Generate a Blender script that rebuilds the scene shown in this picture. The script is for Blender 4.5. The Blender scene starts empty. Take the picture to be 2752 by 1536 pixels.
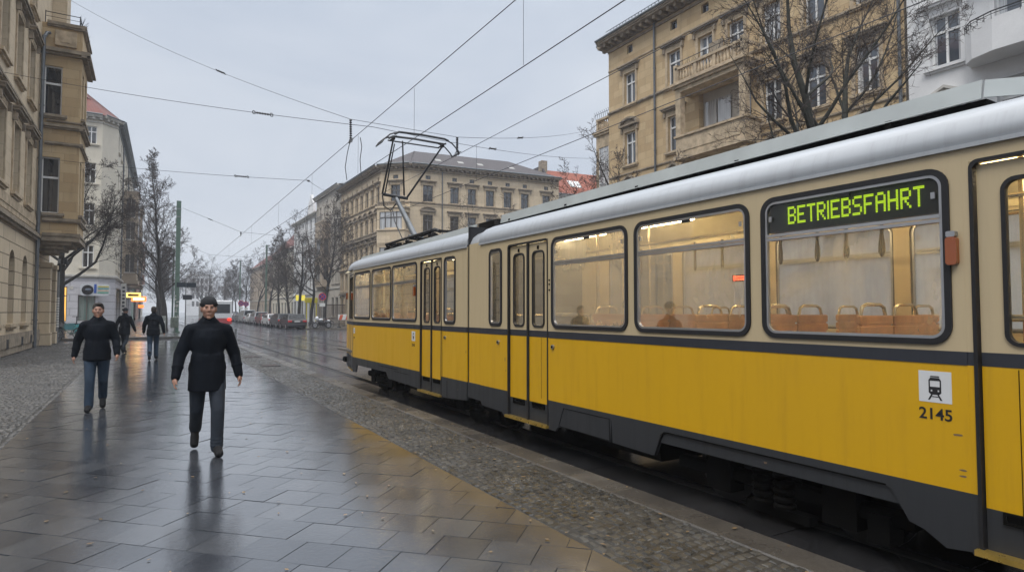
import bpy, math, random
from mathutils import Vector, Matrix
from mathutils.geometry import tessellate_polygon
scene = bpy.context.scene
COL = scene.collection
R = math.radians

# ---------------------------------------------------------------- mesh builder
class MB:
    """Collects shapes; build() links them as ONE mesh object (metric UVs taken before the transform)."""
    def __init__(s, M=None):
        s.v = []; s.f = []; s.mi = []; s.uv = []; s.M = M or Matrix()
    def add(s, vs, fs, m=0):
        vs = [Vector(p) for p in vs]; b = len(s.v)
        s.v += [s.M @ p for p in vs]
        for f in fs:
            n = Vector((0, 0, 0)); k = len(f)
            for i in range(k):
                a = vs[f[i]]; c = vs[f[(i + 1) % k]]
                n.x += (a.y - c.y) * (a.z + c.z); n.y += (a.z - c.z) * (a.x + c.x); n.z += (a.x - c.x) * (a.y + c.y)
            ax = max(range(3), key=lambda i: abs(n[i]))
            s.f.append([b + i for i in f]); s.mi.append(m)
            for i in f:
                p = vs[i]
                s.uv.append((p.y, p.z) if ax == 0 else (p.x, p.z) if ax == 1 else (p.x, p.y))
    def box(s, x0, x1, y0, y1, z0, z1, m=0):
        v = [(x, y, z) for z in (z0, z1) for y in (y0, y1) for x in (x0, x1)]
        s.add(v, [(0, 2, 3, 1), (4, 5, 7, 6), (0, 1, 5, 4), (2, 6, 7, 3), (0, 4, 6, 2), (1, 3, 7, 5)], m)
    def bevbox(s, x0, x1, y0, y1, z0, z1, b=.01, m=0):
        v = []
        for z, i in ((z0, 0), (z0 + b, b), (z1 - b, b), (z1, 0)):
            k = b - i
            v += [(x0 + k, y0 + k, z), (x1 - k, y0 + k, z), (x1 - k, y1 - k, z), (x0 + k, y1 - k, z)]
        f = [(3, 2, 1, 0), (12, 13, 14, 15)]
        for l in range(3):
            for i in range(4):
                f.append((l * 4 + i, l * 4 + (i + 1) % 4, l * 4 + 4 + (i + 1) % 4, l * 4 + 4 + i))
        s.add(v, f, m)
    def tube(s, p, q, r0, r1=None, n=6, m=0, cap=True):
        p = Vector(p); q = Vector(q); r1 = r0 if r1 is None else r1
        d = (q - p)
        if d.length < 1e-6: return
        d.normalize(); a = d.orthogonal().normalized(); c = d.cross(a)
        v = []
        for o, r in ((p, r0), (q, r1)):
            for i in range(n):
                t = 2 * math.pi * i / n; v.append(o + (a * math.cos(t) + c * math.sin(t)) * r)
        f = [(i, (i + 1) % n, n + (i + 1) % n, n + i) for i in range(n)]
        if cap: f += [tuple(range(n - 1, -1, -1)), tuple(range(n, 2 * n))]
        s.add(v, f, m)
    def path(s, pts, r, n=6, m=0, closed=False):
        pts = [Vector(p) for p in pts]; rs = r if isinstance(r, (list, tuple)) else [r] * len(pts)
        K = len(pts); v = []; f = []; prev = None
        for i, p in enumerate(pts):
            a = pts[(i - 1) % K] if (closed or i > 0) else p; b = pts[(i + 1) % K] if (closed or i < K - 1) else p
            d = (b - a).normalized()
            if prev is None: o = d.orthogonal().normalized()
            else:
                o = prev - d * prev.dot(d)
                o = o.normalized() if o.length > 1e-5 else d.orthogonal().normalized()
            prev = o; c = d.cross(o)
            for j in range(n):
                t = 2 * math.pi * j / n; v.append(p + (o * math.cos(t) + c * math.sin(t)) * rs[i])
        for i in range(K if closed else K - 1):
            k = (i + 1) % K
            for j in range(n):
                f.append((i * n + j, i * n + (j + 1) % n, k * n + (j + 1) % n, k * n + j))
        if not closed: f += [tuple(range(n - 1, -1, -1)), tuple(range((K - 1) * n, K * n))]
        s.add(v, f, m)
    def panel(s, loops, fn, d0, d1, m=0, back=True, rim=None):
        """2-D loops (first outer, rest holes) made into a slab between depths d0 (front) and d1."""
        flat = [p for l in loops for p in l]
        tri = tessellate_polygon([[Vector((a, b, 0)) for a, b in l] for l in loops])
        n = len(flat)
        v = [fn(a, b, d0) for a, b in flat]; f = [tuple(t) for t in tri]
        v += [fn(a, b, d1) for a, b in flat]
        if back: f += [tuple(n + i for i in t) for t in tri]
        s.add(v, f, m); f = []; o = 0
        for l in loops:
            k = len(l)
            f += [(o + i, o + (i + 1) % k, n + o + (i + 1) % k, n + o + i) for i in range(k)]
            o += k
        s.add(v, f, m if rim is None else rim)
    def ell(s, c, r, nu=12, nv=8, m=0, rot=None):
        c = Vector(c); r = (r, r, r) if isinstance(r, (int, float)) else r
        v = []; f = []
        Q = rot or Matrix.Identity(3)
        for j in range(nv + 1):
            ph = math.pi * j / nv
            for i in range(nu):
                th = 2 * math.pi * i / nu
                v.append(c + Q @ Vector((r[0] * math.sin(ph) * math.cos(th), r[1] * math.sin(ph) * math.sin(th), r[2] * math.cos(ph))))
        for j in range(nv):
            for i in range(nu):
                f.append((j * nu + i, (j + 1) * nu + i, (j + 1) * nu + (i + 1) % nu, j * nu + (i + 1) % nu))
        s.add(v, f, m)
    def cap(s, p, q, r0, r1, n=10, m=0):
        s.tube(p, q, r0, r1, n, m); s.ell(p, r0, n, 6, m); s.ell(q, r1, n, 6, m)
    def lathe(s, prof, c=(0, 0, 0), n=12, m=0):
        c = Vector(c); v = []; f = []
        for r, z in prof:
            for i in range(n):
                t = 2 * math.pi * i / n; v.append(c + Vector((r * math.cos(t), r * math.sin(t), z)))
        for j in range(len(prof) - 1):
            for i in range(n):
                f.append((j * n + i, j * n + (i + 1) % n, (j + 1) * n + (i + 1) % n, (j + 1) * n + i))
        f += [tuple(range(n - 1, -1, -1)), tuple(range((len(prof) - 1) * n, len(prof) * n))]
        s.add(v, f, m)
    def disc(s, c, axis, r, t, n=20, m=0):
        a = Vector(axis).normalized() * t / 2; c = Vector(c)
        s.tube(c - a, c + a, r, r, n, m)
    def ring(s, c, axis, Rr, r, n=24, k=6, m=0):
        ax = Vector(axis).normalized(); a = ax.orthogonal().normalized(); b = ax.cross(a); c = Vector(c)
        s.path([c + (a * math.cos(2 * math.pi * i / n) + b * math.sin(2 * math.pi * i / n)) * Rr for i in range(n)], r, k, m, True)
    def mesh(s, name, mats, smooth=False, origin=(0, 0, 0)):
        me = bpy.data.meshes.new(name); o = Vector(origin)
        me.from_pydata([tuple(p - o) for p in s.v], [], s.f)
        uv = me.uv_layers.new(name='UVMap')
        uv.data.foreach_set('uv', [c for t in s.uv for c in t])
        for m in (mats if isinstance(mats, (list, tuple)) else [mats]): me.materials.append(m)
        me.polygons.foreach_set('material_index', s.mi)
        if smooth:
            me.polygons.foreach_set('use_smooth', [True] * len(s.f))
            try: me.set_sharp_from_angle(angle=R(smooth if smooth is not True else 40))
            except Exception: pass
        me.update()
        return me
    def build(s, name, mats, parent=None, smooth=False):
        o = wloc(parent)
        return link(name, s.mesh(name, mats, smooth, o), parent)

def wloc(o):
    l = Vector((0, 0, 0))
    while o is not None: l += o.location; o = o.parent
    return l
def link(name, me, parent=None, loc=None, rz=0):
    ob = bpy.data.objects.new(name, me); COL.objects.link(ob)
    if parent is not None: ob.parent = parent
    if loc is not None: ob.location = loc
    ob.rotation_euler.z = rz
    return ob
def tag(o, label=None, cat=None, group=None, kind=None):
    if label: o['label'] = label
    if cat: o['category'] = cat
    if group: o['group'] = group
    if kind: o['kind'] = kind
    return o
def thing(name, loc, label, cat, group=None):
    o = bpy.data.objects.new(name, None); COL.objects.link(o); o.location = loc; o.empty_display_size = .2
    return tag(o, label, cat, group)
def copy_thing(root, loc, rz=0, label=None, group=None, scale=None):
    def rec(o, par):
        c = o.copy(); COL.objects.link(c); c.parent = par
        for ch in list(o.children): rec(ch, c)
        return c
    r = rec(root, None); r.location = loc; r.rotation_euler.z = rz
    if scale: r.scale = (scale,) * 3 if isinstance(scale, (int, float)) else scale
    if label: r['label'] = label
    if group: r['group'] = group
    return r

# ---------------------------------------------------------------- materials
def newmat(name):
    m = bpy.data.materials.new(name); m.use_nodes = True; nt = m.node_tree
    return m, nt, nt.nodes['Principled BSDF']
def N(nt, t, **kw):
    n = nt.nodes.new(t)
    for k, v in kw.items():
        if k.startswith('i_'): n.inputs[k[2:].replace('_', ' ')].default_value = v
        else: setattr(n, k, v)
    return n
def L(nt, a, b): nt.links.new(a, b)
def c4(c): return (c[0], c[1], c[2], 1)
def ramp(nt, fac, stops):
    r = N(nt, 'ShaderNodeValToRGB'); e = r.color_ramp.elements
    while len(e) < len(stops): e.new(.5)
    for i, (p, c) in enumerate(stops): e[i].position = p; e[i].color = c4(c) if not isinstance(c, (int, float)) else (c, c, c, 1)
    L(nt, fac, r.inputs[0]); return r.outputs[0]
def mix(nt, fac, a, b, mode='MIX'):
    x = N(nt, 'ShaderNodeMix', data_type='RGBA', blend_type=mode)
    for s, v in ((x.inputs[0], fac), (x.inputs[6], a), (x.inputs[7], b)):
        if hasattr(v, 'links') or isinstance(v, bpy.types.NodeSocket): L(nt, v, s)
        elif isinstance(v, (int, float)): s.default_value = v
        else: s.default_value = c4(v)
    return x.outputs[2]
def noise(nt, vec, scale, detail=4, rough=.55, dist=0):
    n = N(nt, 'ShaderNodeTexNoise'); n.inputs['Scale'].default_value = scale; n.inputs['Detail'].default_value = detail
    n.inputs['Roughness'].default_value = rough; n.inputs['Distortion'].default_value = dist
    if vec is not None: L(nt, vec, n.inputs['Vector'])
    return n.outputs['Fac']
def coord(nt, kind='Object', scale=None, rot=None, loc=None):
    tc = N(nt, 'ShaderNodeTexCoord').outputs[kind]
    if scale or rot or loc:
        mp = N(nt, 'ShaderNodeMapping'); L(nt, tc, mp.inputs[0])
        if scale: mp.inputs['Scale'].default_value = scale
        if rot: mp.inputs['Rotation'].default_value = rot
        if loc: mp.inputs['Location'].default_value = loc
        return mp.outputs[0]
    return tc
def bump(nt, h, dist=.01, strength=.6, prev=None):
    b = N(nt, 'ShaderNodeBump'); b.inputs['Distance'].default_value = dist; b.inputs['Strength'].default_value = strength
    L(nt, h, b.inputs['Height'])
    if prev is not None: L(nt, prev, b.inputs['Normal'])
    return b.outputs[0]
def simple(name, col, rough=.5, metal=0, var=.12, vscale=6, rvar=.1, bmp=0, bscale=40, spec=.5, coat=0, col2=None, kind='Object'):
    m, nt, b = newmat(name); vec = coord(nt, kind)
    n = noise(nt, vec, vscale, 5)
    lo = col2 or tuple(c * (1 - var) for c in col); hi = tuple(min(1, c * (1 + var * .6)) for c in col)
    L(nt, ramp(nt, n, [(.3, lo), (.7, hi)]), b.inputs['Base Color'])
    r = N(nt, 'ShaderNodeMapRange'); L(nt, noise(nt, vec, vscale * 2.3, 4), r.inputs[0])
    r.inputs['To Min'].default_value = max(.02, rough - rvar); r.inputs['To Max'].default_value = min(1, rough + rvar)
    L(nt, r.outputs[0], b.inputs['Roughness'])
    b.inputs['Metallic'].default_value = metal; b.inputs['Specular IOR Level'].default_value = spec
    b.inputs['Coat Weight'].default_value = coat
    if coat: b.inputs['Coat Roughness'].default_value = .08
    if bmp: L(nt, bump(nt, noise(nt, vec, bscale, 3), bmp, .6), b.inputs['Normal'])
    return m
def emit(name, col, strength):
    m = bpy.data.materials.new(name); m.use_nodes = True; nt = m.node_tree; nt.nodes.clear()
    e = N(nt, 'ShaderNodeEmission'); e.inputs[0].default_value = c4(col); e.inputs[1].default_value = strength
    o = N(nt, 'ShaderNodeOutputMaterial'); L(nt, e.outputs[0], o.inputs[0]); return m
def masonry(name, c1, c2, mortar, bw=.9, bh=.42, ms=.008, stain=.5, off=.5, bmp=.006, rough=.85, grime=(.05, .04, .035)):
    """ashlar / rendered wall on metric UVs, weathering in patches and streaks"""
    m, nt, b = newmat(name); uv = coord(nt, 'UV')
    br = N(nt, 'ShaderNodeTexBrick', offset=off); L(nt, uv, br.inputs['Vector'])
    br.inputs['Color1'].default_value = c4(c1); br.inputs['Color2'].default_value = c4(c2); br.inputs['Mortar'].default_value = c4(mortar)
    br.inputs['Scale'].default_value = 1; br.inputs['Mortar Size'].default_value = ms; br.inputs['Mortar Smooth'].default_value = .2
    br.inputs['Brick Width'].default_value = bw; br.inputs['Row Height'].default_value = bh; br.inputs['Bias'].default_value = 0
    n1 = noise(nt, uv, .8, 6, .65, .4)
    st = coord(nt, 'UV', scale=(2.2, .35, 1)); n2 = noise(nt, st, 1.3, 6, .7)
    col = mix(nt, ramp(nt, n1, [(.35, 0.0), (.75, .45)]), br.outputs['Color'], tuple(x * .62 for x in c1))
    col = mix(nt, ramp(nt, n2, [(.52, 0.0), (.85, stain)]), col, grime)
    n3 = noise(nt, uv, 22, 4); col = mix(nt, .25, col, ramp(nt, n3, [(.3, tuple(x * .7 for x in c1)), (.7, c2)]))
    L(nt, col, b.inputs['Base Color']); b.inputs['Roughness'].default_value = rough; b.inputs['Specular IOR Level'].default_value = .25
    inv = N(nt, 'ShaderNodeMath', operation='SUBTRACT'); inv.inputs[0].default_value = 1; L(nt, br.outputs['Fac'], inv.inputs[1])
    nb = bump(nt, inv.outputs[0], bmp, .8); nb = bump(nt, n3, .004, .5, nb); L(nt, nb, b.inputs['Normal'])
    return m
def wet(name, c1, c2, island=True, r0=.05, r1=.4, rip=.0015, pud=.9, fine=120, spec=.5, grit=.3, ripscale=28, coat=0):
    """rain-wet paving: patches of film water (smooth) and drained patches (rough)"""
    m, nt, b = newmat(name); vec = coord(nt, 'Object')
    n1 = noise(nt, vec, pud, 5, .6, .3)
    base = ramp(nt, noise(nt, vec, 1.7, 6, .7), [(.3, c1), (.72, c2)])
    if island:
        g = N(nt, 'ShaderNodeNewGeometry')
        base = mix(nt, .75, base, ramp(nt, g.outputs['Random Per Island'], [(0, (.45, .45, .47)), (.5, (.8, .8, .8)), (1, (1.2, 1.15, 1.08))]), 'MULTIPLY')
    base = mix(nt, grit, base, ramp(nt, noise(nt, vec, fine, 3, .8), [(.35, (.2, .2, .2)), (.65, (1.3, 1.3, 1.3))]), 'MULTIPLY')
    L(nt, base, b.inputs['Base Color'])
    rr = N(nt, 'ShaderNodeMapRange'); rr.inputs['From Min'].default_value = .38; rr.inputs['From Max'].default_value = .66
    L(nt, n1, rr.inputs[0]); rr.inputs['To Min'].default_value = r0; rr.inputs['To Max'].default_value = r1
    L(nt, rr.outputs[0], b.inputs['Roughness']); b.inputs['Specular IOR Level'].default_value = spec
    if coat: b.inputs['Coat Weight'].default_value = coat; b.inputs['Coat IOR'].default_value = 1.5; L(nt, rr.outputs[0], b.inputs['Coat Roughness'])
    h = bump(nt, noise(nt, vec, ripscale, 4, .6), rip, .7); h = bump(nt, noise(nt, vec, fine, 3, .7), rip * .5, .6, h)
    L(nt, h, b.inputs['Normal']); L(nt, h, b.inputs['Coat Normal'])
    return m
def glass_window(name, dark=(.02, .022, .026), curtain=(.45, .45, .44), amt=.5):
    """house window: reflecting pane over a dim room with pale curtains at the sides"""
    m, nt, b = newmat(name); uv = coord(nt, 'UV'); oi = N(nt, 'ShaderNodeObjectInfo')
    sx = N(nt, 'ShaderNodeSeparateXYZ'); L(nt, uv, sx.inputs[0])
    a = N(nt, 'ShaderNodeMath', operation='ABSOLUTE'); L(nt, sx.outputs[0], a.inputs[0])
    th = N(nt, 'ShaderNodeMapRange'); L(nt, oi.outputs['Random'], th.inputs[0]); th.inputs['To Min'].default_value = .08; th.inputs['To Max'].default_value = .75
    gt = N(nt, 'ShaderNodeMath', operation='GREATER_THAN'); L(nt, a.outputs[0], gt.inputs[0]); L(nt, th.outputs[0], gt.inputs[1])
    mu = N(nt, 'ShaderNodeMath', operation='MULTIPLY'); L(nt, gt.outputs[0], mu.inputs[0]); mu.inputs[1].default_value = amt
    w = noise(nt, coord(nt, 'UV', scale=(24, .6, 1)), 1, 2); cur = ramp(nt, w, [(.3, tuple(x * .45 for x in curtain)), (.7, curtain)])
    L(nt, mix(nt, mu.outputs[0], dark, cur), b.inputs['Base Color'])
    b.inputs['Roughness'].default_value = .04; b.inputs['Specular IOR Level'].default_value = 1.0; b.inputs['IOR'].default_value = 1.6
    L(nt, bump(nt, noise(nt, uv, 2.2, 2), .004, .5), b.inputs['Normal'])
    return m

SAND = masonry('sandstone', (.62, .475, .285), (.43, .30, .165), (.26, .19, .12), .95, .44, .006, .5, grime=(.10, .075, .05))
SANDL = masonry('sandstone_pale', (.66, .545, .39), (.53, .425, .29), (.32, .26, .18), 1.1, .46, .007, .55, grime=(.16, .12, .085))
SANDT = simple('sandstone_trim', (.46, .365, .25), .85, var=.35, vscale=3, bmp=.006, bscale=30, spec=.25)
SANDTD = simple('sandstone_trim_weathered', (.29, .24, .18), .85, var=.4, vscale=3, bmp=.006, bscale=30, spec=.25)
RUST = masonry('rusticated_stone', (.66, .54, .38), (.57, .46, .32), (.08, .06, .045), 2.2, .52, .022, .4, bmp=.02, grime=(.14, .11, .08))
CREAM = masonry('cream_render', (.66, .61, .51), (.63, .58, .485), (.64, .59, .49), 6, 6, .0, .25, bmp=0, grime=(.28, .25, .20))
CREAM2 = masonry('beige_render', (.40, .33, .25), (.38, .31, .24), (.40, .33, .25), 6, 6, .0, .25, bmp=0, grime=(.2, .17, .13))
LILAC = masonry('grey_base_render', (.56, .55, .58), (.54, .53, .56), (.12, .12, .13), 8, .62, .02, .2, bmp=.02, grime=(.25, .24, .24))
GREYR = masonry('grey_render', (.50, .46, .40), (.48, .44, .385), (.38, .34, .29), 6, 6, .0, .3, bmp=0, grime=(.2, .18, .16))
WHITER = masonry('white_render', (.72, .72, .72), (.70, .70, .70), (.72, .72, .72), 6, 6, .0, .18, bmp=0, grime=(.38, .37, .36))
MINT = masonry('mint_render', (.38, .50, .45), (.36, .48, .43), (.3, .4, .36), 6, 6, .0, .2, bmp=0, grime=(.2, .25, .23))
PINK = masonry('pink_render', (.50, .33, .27), (.48, .31, .25), (.4, .25, .2), 6, 6, .0, .2, bmp=0, grime=(.25, .18, .15))
TRIMW = simple('pale_trim', (.5, .48, .44), .7, var=.2, vscale=3)
def tiles(name, c1, c2):
    m = masonry(name, c1, c2, tuple(x * .35 for x in c1), .24, .34, .02, .35, bmp=.03, rough=.55)
    return m
RTILE = tiles('red_roof_tiles', (.20, .055, .035), (.14, .04, .03)); OTILE = tiles('orange_roof_tiles', (.36, .10, .05), (.26, .07, .04))
BTILE = tiles('brown_roof_tiles', (.075, .06, .06), (.052, .044, .047))
ZINC = simple('zinc_sheet', (.16, .18, .19), .4, .6, var=.25, vscale=2)
FRW = simple('white_window_frame', (.70, .70, .69), .4, var=.05); FRD = simple('dark_window_frame', (.10, .09, .08), .5); FRG = simple('grey_window_frame', (.3, .29, .27), .5)
GLW = glass_window('window_glass_curtained', (.05, .06, .075), (.62, .63, .64), amt=.9); GLD = glass_window('window_glass_dark', amt=.3, curtain=(.25, .24, .22))
IRON = simple('wrought_iron', (.02, .02, .022), .5, .3)
PIPE = simple('grey_downpipe', (.13, .14, .15), .45, .4, var=.2)
BLACK = simple('black_rubber', (.012, .012, .014), .55, spec=.4)
STEEL = simple('galvanised_steel', (.22, .23, .24), .4, .8)
# ---------------------------------------------------------------- camera, sky, light
cam = bpy.data.cameras.new('camera'); co = bpy.data.objects.new('camera', cam); COL.objects.link(co)
cam.sensor_width = 36; cam.lens = 36 * 1550 / 2576; cam.clip_end = 3000; cam.clip_start = .05
YAW = 30.5603; PITCH = 2.3644
co.location = (0, 0, 1.6); co.rotation_euler = (R(90 + PITCH), 0, R(-YAW)); scene.camera = co
w = bpy.data.worlds.new('World'); scene.world = w; w.use_nodes = True; nt = w.node_tree; nt.nodes.clear()
SUN_EL, SUN_AZ = 55, 233
sky = N(nt, 'ShaderNodeTexSky', sky_type='NISHITA', sun_disc=False); sky.sun_elevation = R(SUN_EL); sky.sun_rotation = R(SUN_AZ)
tc = N(nt, 'ShaderNodeTexCoord').outputs['Generated']; sp = N(nt, 'ShaderNodeSeparateXYZ'); L(nt, tc, sp.inputs[0])
grad = ramp(nt, sp.outputs[2], [(0, (.415, .44, .48)), (.2, (.39, .422, .472)), (.45, (.38, .42, .482)), (.62, (.70, .76, .84)), (1, (1.0, 1.0, 1.0))])
mp = N(nt, 'ShaderNodeMapping'); mp.inputs['Scale'].default_value = (1, 1, 2.6); L(nt, tc, mp.inputs[0])
cl = noise(nt, mp.outputs[0], 2.0, 8, .55, .6)
cloud = mix(nt, ramp(nt, cl, [(.33, 0.0), (.72, 1.0)]), (.88, .895, .925), (1.15, 1.12, 1.08))
over = mix(nt, 1.0, grad, cloud, 'MULTIPLY')
lift = N(nt, 'ShaderNodeMapRange'); L(nt, sp.outputs[2], lift.inputs[0]); lift.inputs['From Min'].default_value = .45; lift.inputs['To Min'].default_value = 1; lift.inputs['To Max'].default_value = 1.9
b1 = N(nt, 'ShaderNodeBackground'); L(nt, sky.outputs[0], b1.inputs[0]); b1.inputs[1].default_value = .05
b2 = N(nt, 'ShaderNodeBackground'); L(nt, over, b2.inputs[0]); L(nt, lift.outputs[0], b2.inputs[1])   # overcast sky: brightest overhead
ms = N(nt, 'ShaderNodeMixShader'); ms.inputs[0].default_value = .9; L(nt, b1.outputs[0], ms.inputs[1]); L(nt, b2.outputs[0], ms.inputs[2])
wo = N(nt, 'ShaderNodeOutputWorld'); L(nt, ms.outputs[0], wo.inputs[0])
sl = bpy.data.lights.new('sun', 'SUN'); sl.energy = .9; sl.angle = R(25); sl.color = (1, .96, .9)
so = bpy.data.objects.new('sun', sl); COL.objects.link(so)
so.rotation_euler = (R(90 - SUN_EL), 0, R(180 - SUN_AZ))
vs = scene.view_settings; vs.view_transform = 'Standard'; vs.look = 'None'; vs.exposure = .75; vs.gamma = 1
scene.render.engine = 'CYCLES'
cy = scene.cycles; cy.use_denoising = True; cy.max_bounces = 8; cy.transparent_max_bounces = 16; cy.caustics_reflective = False; cy.caustics_refractive = False
cy.sample_clamp_indirect = 6

# ---------------------------------------------------------------- ground
rng = random.Random(5)
def clip(poly, a, b, c):           # keep a*x+b*y<=c
    out = []
    for i in range(len(poly)):
        p, q = poly[i], poly[(i + 1) % len(poly)]
        dp, dq = a * p[0] + b * p[1] - c, a * q[0] + b * q[1] - c
        if dp <= 0: out.append(p)
        if dp * dq < 0: t = dp / (dp - dq); out.append((p[0] + (q[0] - p[0]) * t, p[1] + (q[1] - p[1]) * t))
    return out
def struct(mb, name, m, smooth=False): return tag(mb.build(name, m, None, smooth), kind='structure')
ROADM = wet('wet_road', (.07, .074, .086), (.12, .125, .14), False, .04, .22, .002, .35, 60, spec=1.0)
ROADZ = -.12
XS = [-400, -60, 0, 3, 4, 10, 20, 60, 500]; YS = [-60, 0, 30, 60, 120, 240, 900]
mb = MB()
for i in range(len(XS) - 1):
    for j in range(len(YS) - 1): mb.add([(XS[i], YS[j], ROADZ), (XS[i + 1], YS[j], ROADZ), (XS[i + 1], YS[j + 1], ROADZ), (XS[i], YS[j + 1], ROADZ)], [(0, 1, 2, 3)])
struct(mb, 'road', ROADM)
# track bed slabs round the rails (large concrete plates, slightly uneven)
DB = wet('wet_track_plates_tram_shade', (.012, .012, .013), (.028, .028, .03), True, .05, .22, .0014, .5, 70, spec=.5)  # tram's shade and dark reflection painted into the plates beside and below it
mb = MB(); m2 = MB(); TB = wet('wet_track_plates', (.10, .105, .12), (.16, .165, .185), True, .03, .2, .0022, .5, 70, spec=1.0)
for x0, x1 in ((3.88, 4.59), (4.762, 5.918), (6.09, 7.2), (7.22, 8.07), (8.242, 9.398), (9.57, 10.5)):
    y = -6.0
    while y < 200:
        l = 2.2 if x1 - x0 < 1.1 else 1.6; l += rng.uniform(-.15, .15)
        if y > 60: l *= 3
        t = [rng.uniform(-.003, .003) for _ in range(4)]; z = ROADZ + .012
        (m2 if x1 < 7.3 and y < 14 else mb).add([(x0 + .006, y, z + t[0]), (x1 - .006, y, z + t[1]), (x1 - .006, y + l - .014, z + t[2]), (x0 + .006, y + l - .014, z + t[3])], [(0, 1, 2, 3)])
        y += l
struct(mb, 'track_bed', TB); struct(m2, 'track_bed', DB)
# sidewalk base and slabs laid diagonally
JOINT = wet('wet_joint_sand', (.02, .019, .017), (.035, .032, .028), False, .3, .8, .002, 2, 90)
mb = MB(); mb.box(-4.6, 3.56, -8, 38.4, -.3, -.012); mb.box(-40, -4.6, 36, 39, -.3, -.012); struct(mb, 'sidewalk_bed', JOINT)
SLAB = wet('wet_granite_slabs', (.044, .049, .058), (.080, .087, .100), True, .015, .15, .0013, .6, 150, grit=.35, ripscale=26, spec=.85, coat=.6)
mb = MB(); S = .352; g = .0028; q = 2 ** -.5
def slab(cx, cy, s, x0, x1, y0, y1):
    h = s / 2 - g; rz = rng.uniform(-.004, .004)
    P = [(-h, -h), (h, -h), (h, h), (-h, h)]
    P = [(cx + (a * q - b * q), cy + (a * q + b * q)) for a, b in P]
    for a, b, c in ((-1, 0, -x0), (1, 0, x1), (0, -1, -y0), (0, 1, y1)):
        P = clip(P, a, b, c)
        if len(P) < 3: return
    tx, ty, z = rng.gauss(0, .0026), rng.gauss(0, .0026), rng.gauss(-.001, .001)
    top = [(x, y, z + (x - cx) * tx + (y - cy) * ty) for x, y in P]; n = len(top)
    bot = [(x, y, -.03) for x, y, _ in top]
    mb.add(top + bot, [tuple(range(n))] + [(i, n + i, n + (i + 1) % n, (i + 1) % n) for i in range(n)])
def paving(x0, x1, y0, y1, s=S):
    for i in range(-40, 140):
        for j in range(-80, 80):
            a = (i + .5) * s; b = (j + .5 + (.5 if i % 2 else 0)) * s
            # rows run along heading 45 degrees
            cx, cy = (a + b) * q - 0, (a - b) * q
            cx, cy = (b) * q + a * q, a * q - b * q
            if x0 - s < cx < x1 + s and y0 - s < cy < y1 + s: slab(cx, cy, s, x0, x1, y0, y1)
paving(-1.44, 2.61, 1.0, 38.3)
struct(mb, 'sidewalk', SLAB)
# cobbles
COB = wet('wet_mosaic_stones', (.034, .034, .031), (.088, .083, .074), True, .18, .6, .003, .8, 110, grit=.5)
def cobbles(mb, x0, x1, y0, y1, sx, sy, jit, z0=-.004):
    rows = int((y1 - y0) / sy)
    for r in range(rows):
        yy = y0 + (r + .5) * sy; x = x0 + rng.uniform(0, sx * .5)
        while x < x1 - sx * .4:
            w_ = sx * rng.uniform(.75, 1.2); l_ = sy * rng.uniform(.82, .95)
            wave = .5 * sy * math.sin(x * 5.1 + r * .13) + .35 * sy * math.sin(x * 2.3 + yy * .9)
            cx, cy = x + w_ / 2, yy + wave
            a, b = w_ / 2 - .005, l_ / 2; a2, b2 = a * .66, b * .66; h = z0 + rng.uniform(-.004, .004); an = rng.uniform(-.12, .12)
            tl = (rng.gauss(0, .06), rng.gauss(0, .06))
            v = []
            for (p_, q_, zz) in ((a, b, -.02), (a2, b2, h)):
                for sx_, sy_ in ((-1, -1), (1, -1), (1, 1), (-1, 1)):
                    px = sx_ * p_ * rng.uniform(.86, 1.06); py = sy_ * q_ * rng.uniform(.86, 1.06)
                    v.append((min(x1, max(x0, cx + px - py * an)), cy + py + px * an, zz + (px * tl[0] + py * tl[1] if zz > -.01 else 0)))
            mb.add(v, [(4, 5, 6, 7), (0, 1, 5, 4), (1, 2, 6, 5), (2, 3, 7, 6), (3, 0, 4, 7)])
            x += w_
mb = MB(); cobbles(mb, 2.70, 3.56, 1.0, 13, .085, .082, 0); cobbles(mb, 2.70, 3.56, 13, 38, .10, .11, 0)
cobbles(mb, 2.615, 2.70, 1.0, 38, .085, .12, 0)
struct(mb, 'cobble_strip', COB)
mb = MB(); COB2 = wet('wet_mosaic_stones_dark', (.055, .053, .05), (.12, .115, .11), True, .25, .65, .003, .8, 110, grit=.5)
cobbles(mb, -4.5, -1.53, 7.0, 20, .085, .085, 0); cobbles(mb, -4.5, -1.53, 20, 38.3, .12, .13, 0); cobbles(mb, -1.53, -1.445, 7, 38, .08, .12, 0)
struct(mb, 'cobble_border', COB2)
KERB = wet('wet_kerb_granite', (.075, .066, .056), (.14, .125, .105), True, .15, .5, .003, 1.2, 90, grit=.6)
mb = MB(); y = -2.0
while y < 38:
    l = rng.uniform(.85, 1.25); mb.bevbox(3.565, 3.86 + rng.uniform(-.006, .006), y + .004, y + l - .004, -.2, rng.uniform(-.004, .003), .012); y += l
y = -40.0
while y < -4:
    mb.bevbox(y, y + .99, 38.4, 38.65, -.2, 0, .012); y += 1
mb.bevbox(-4, 3.86, 38.32, 38.6, -.2, .0, .012)
struct(mb, 'kerb', KERB)
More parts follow.
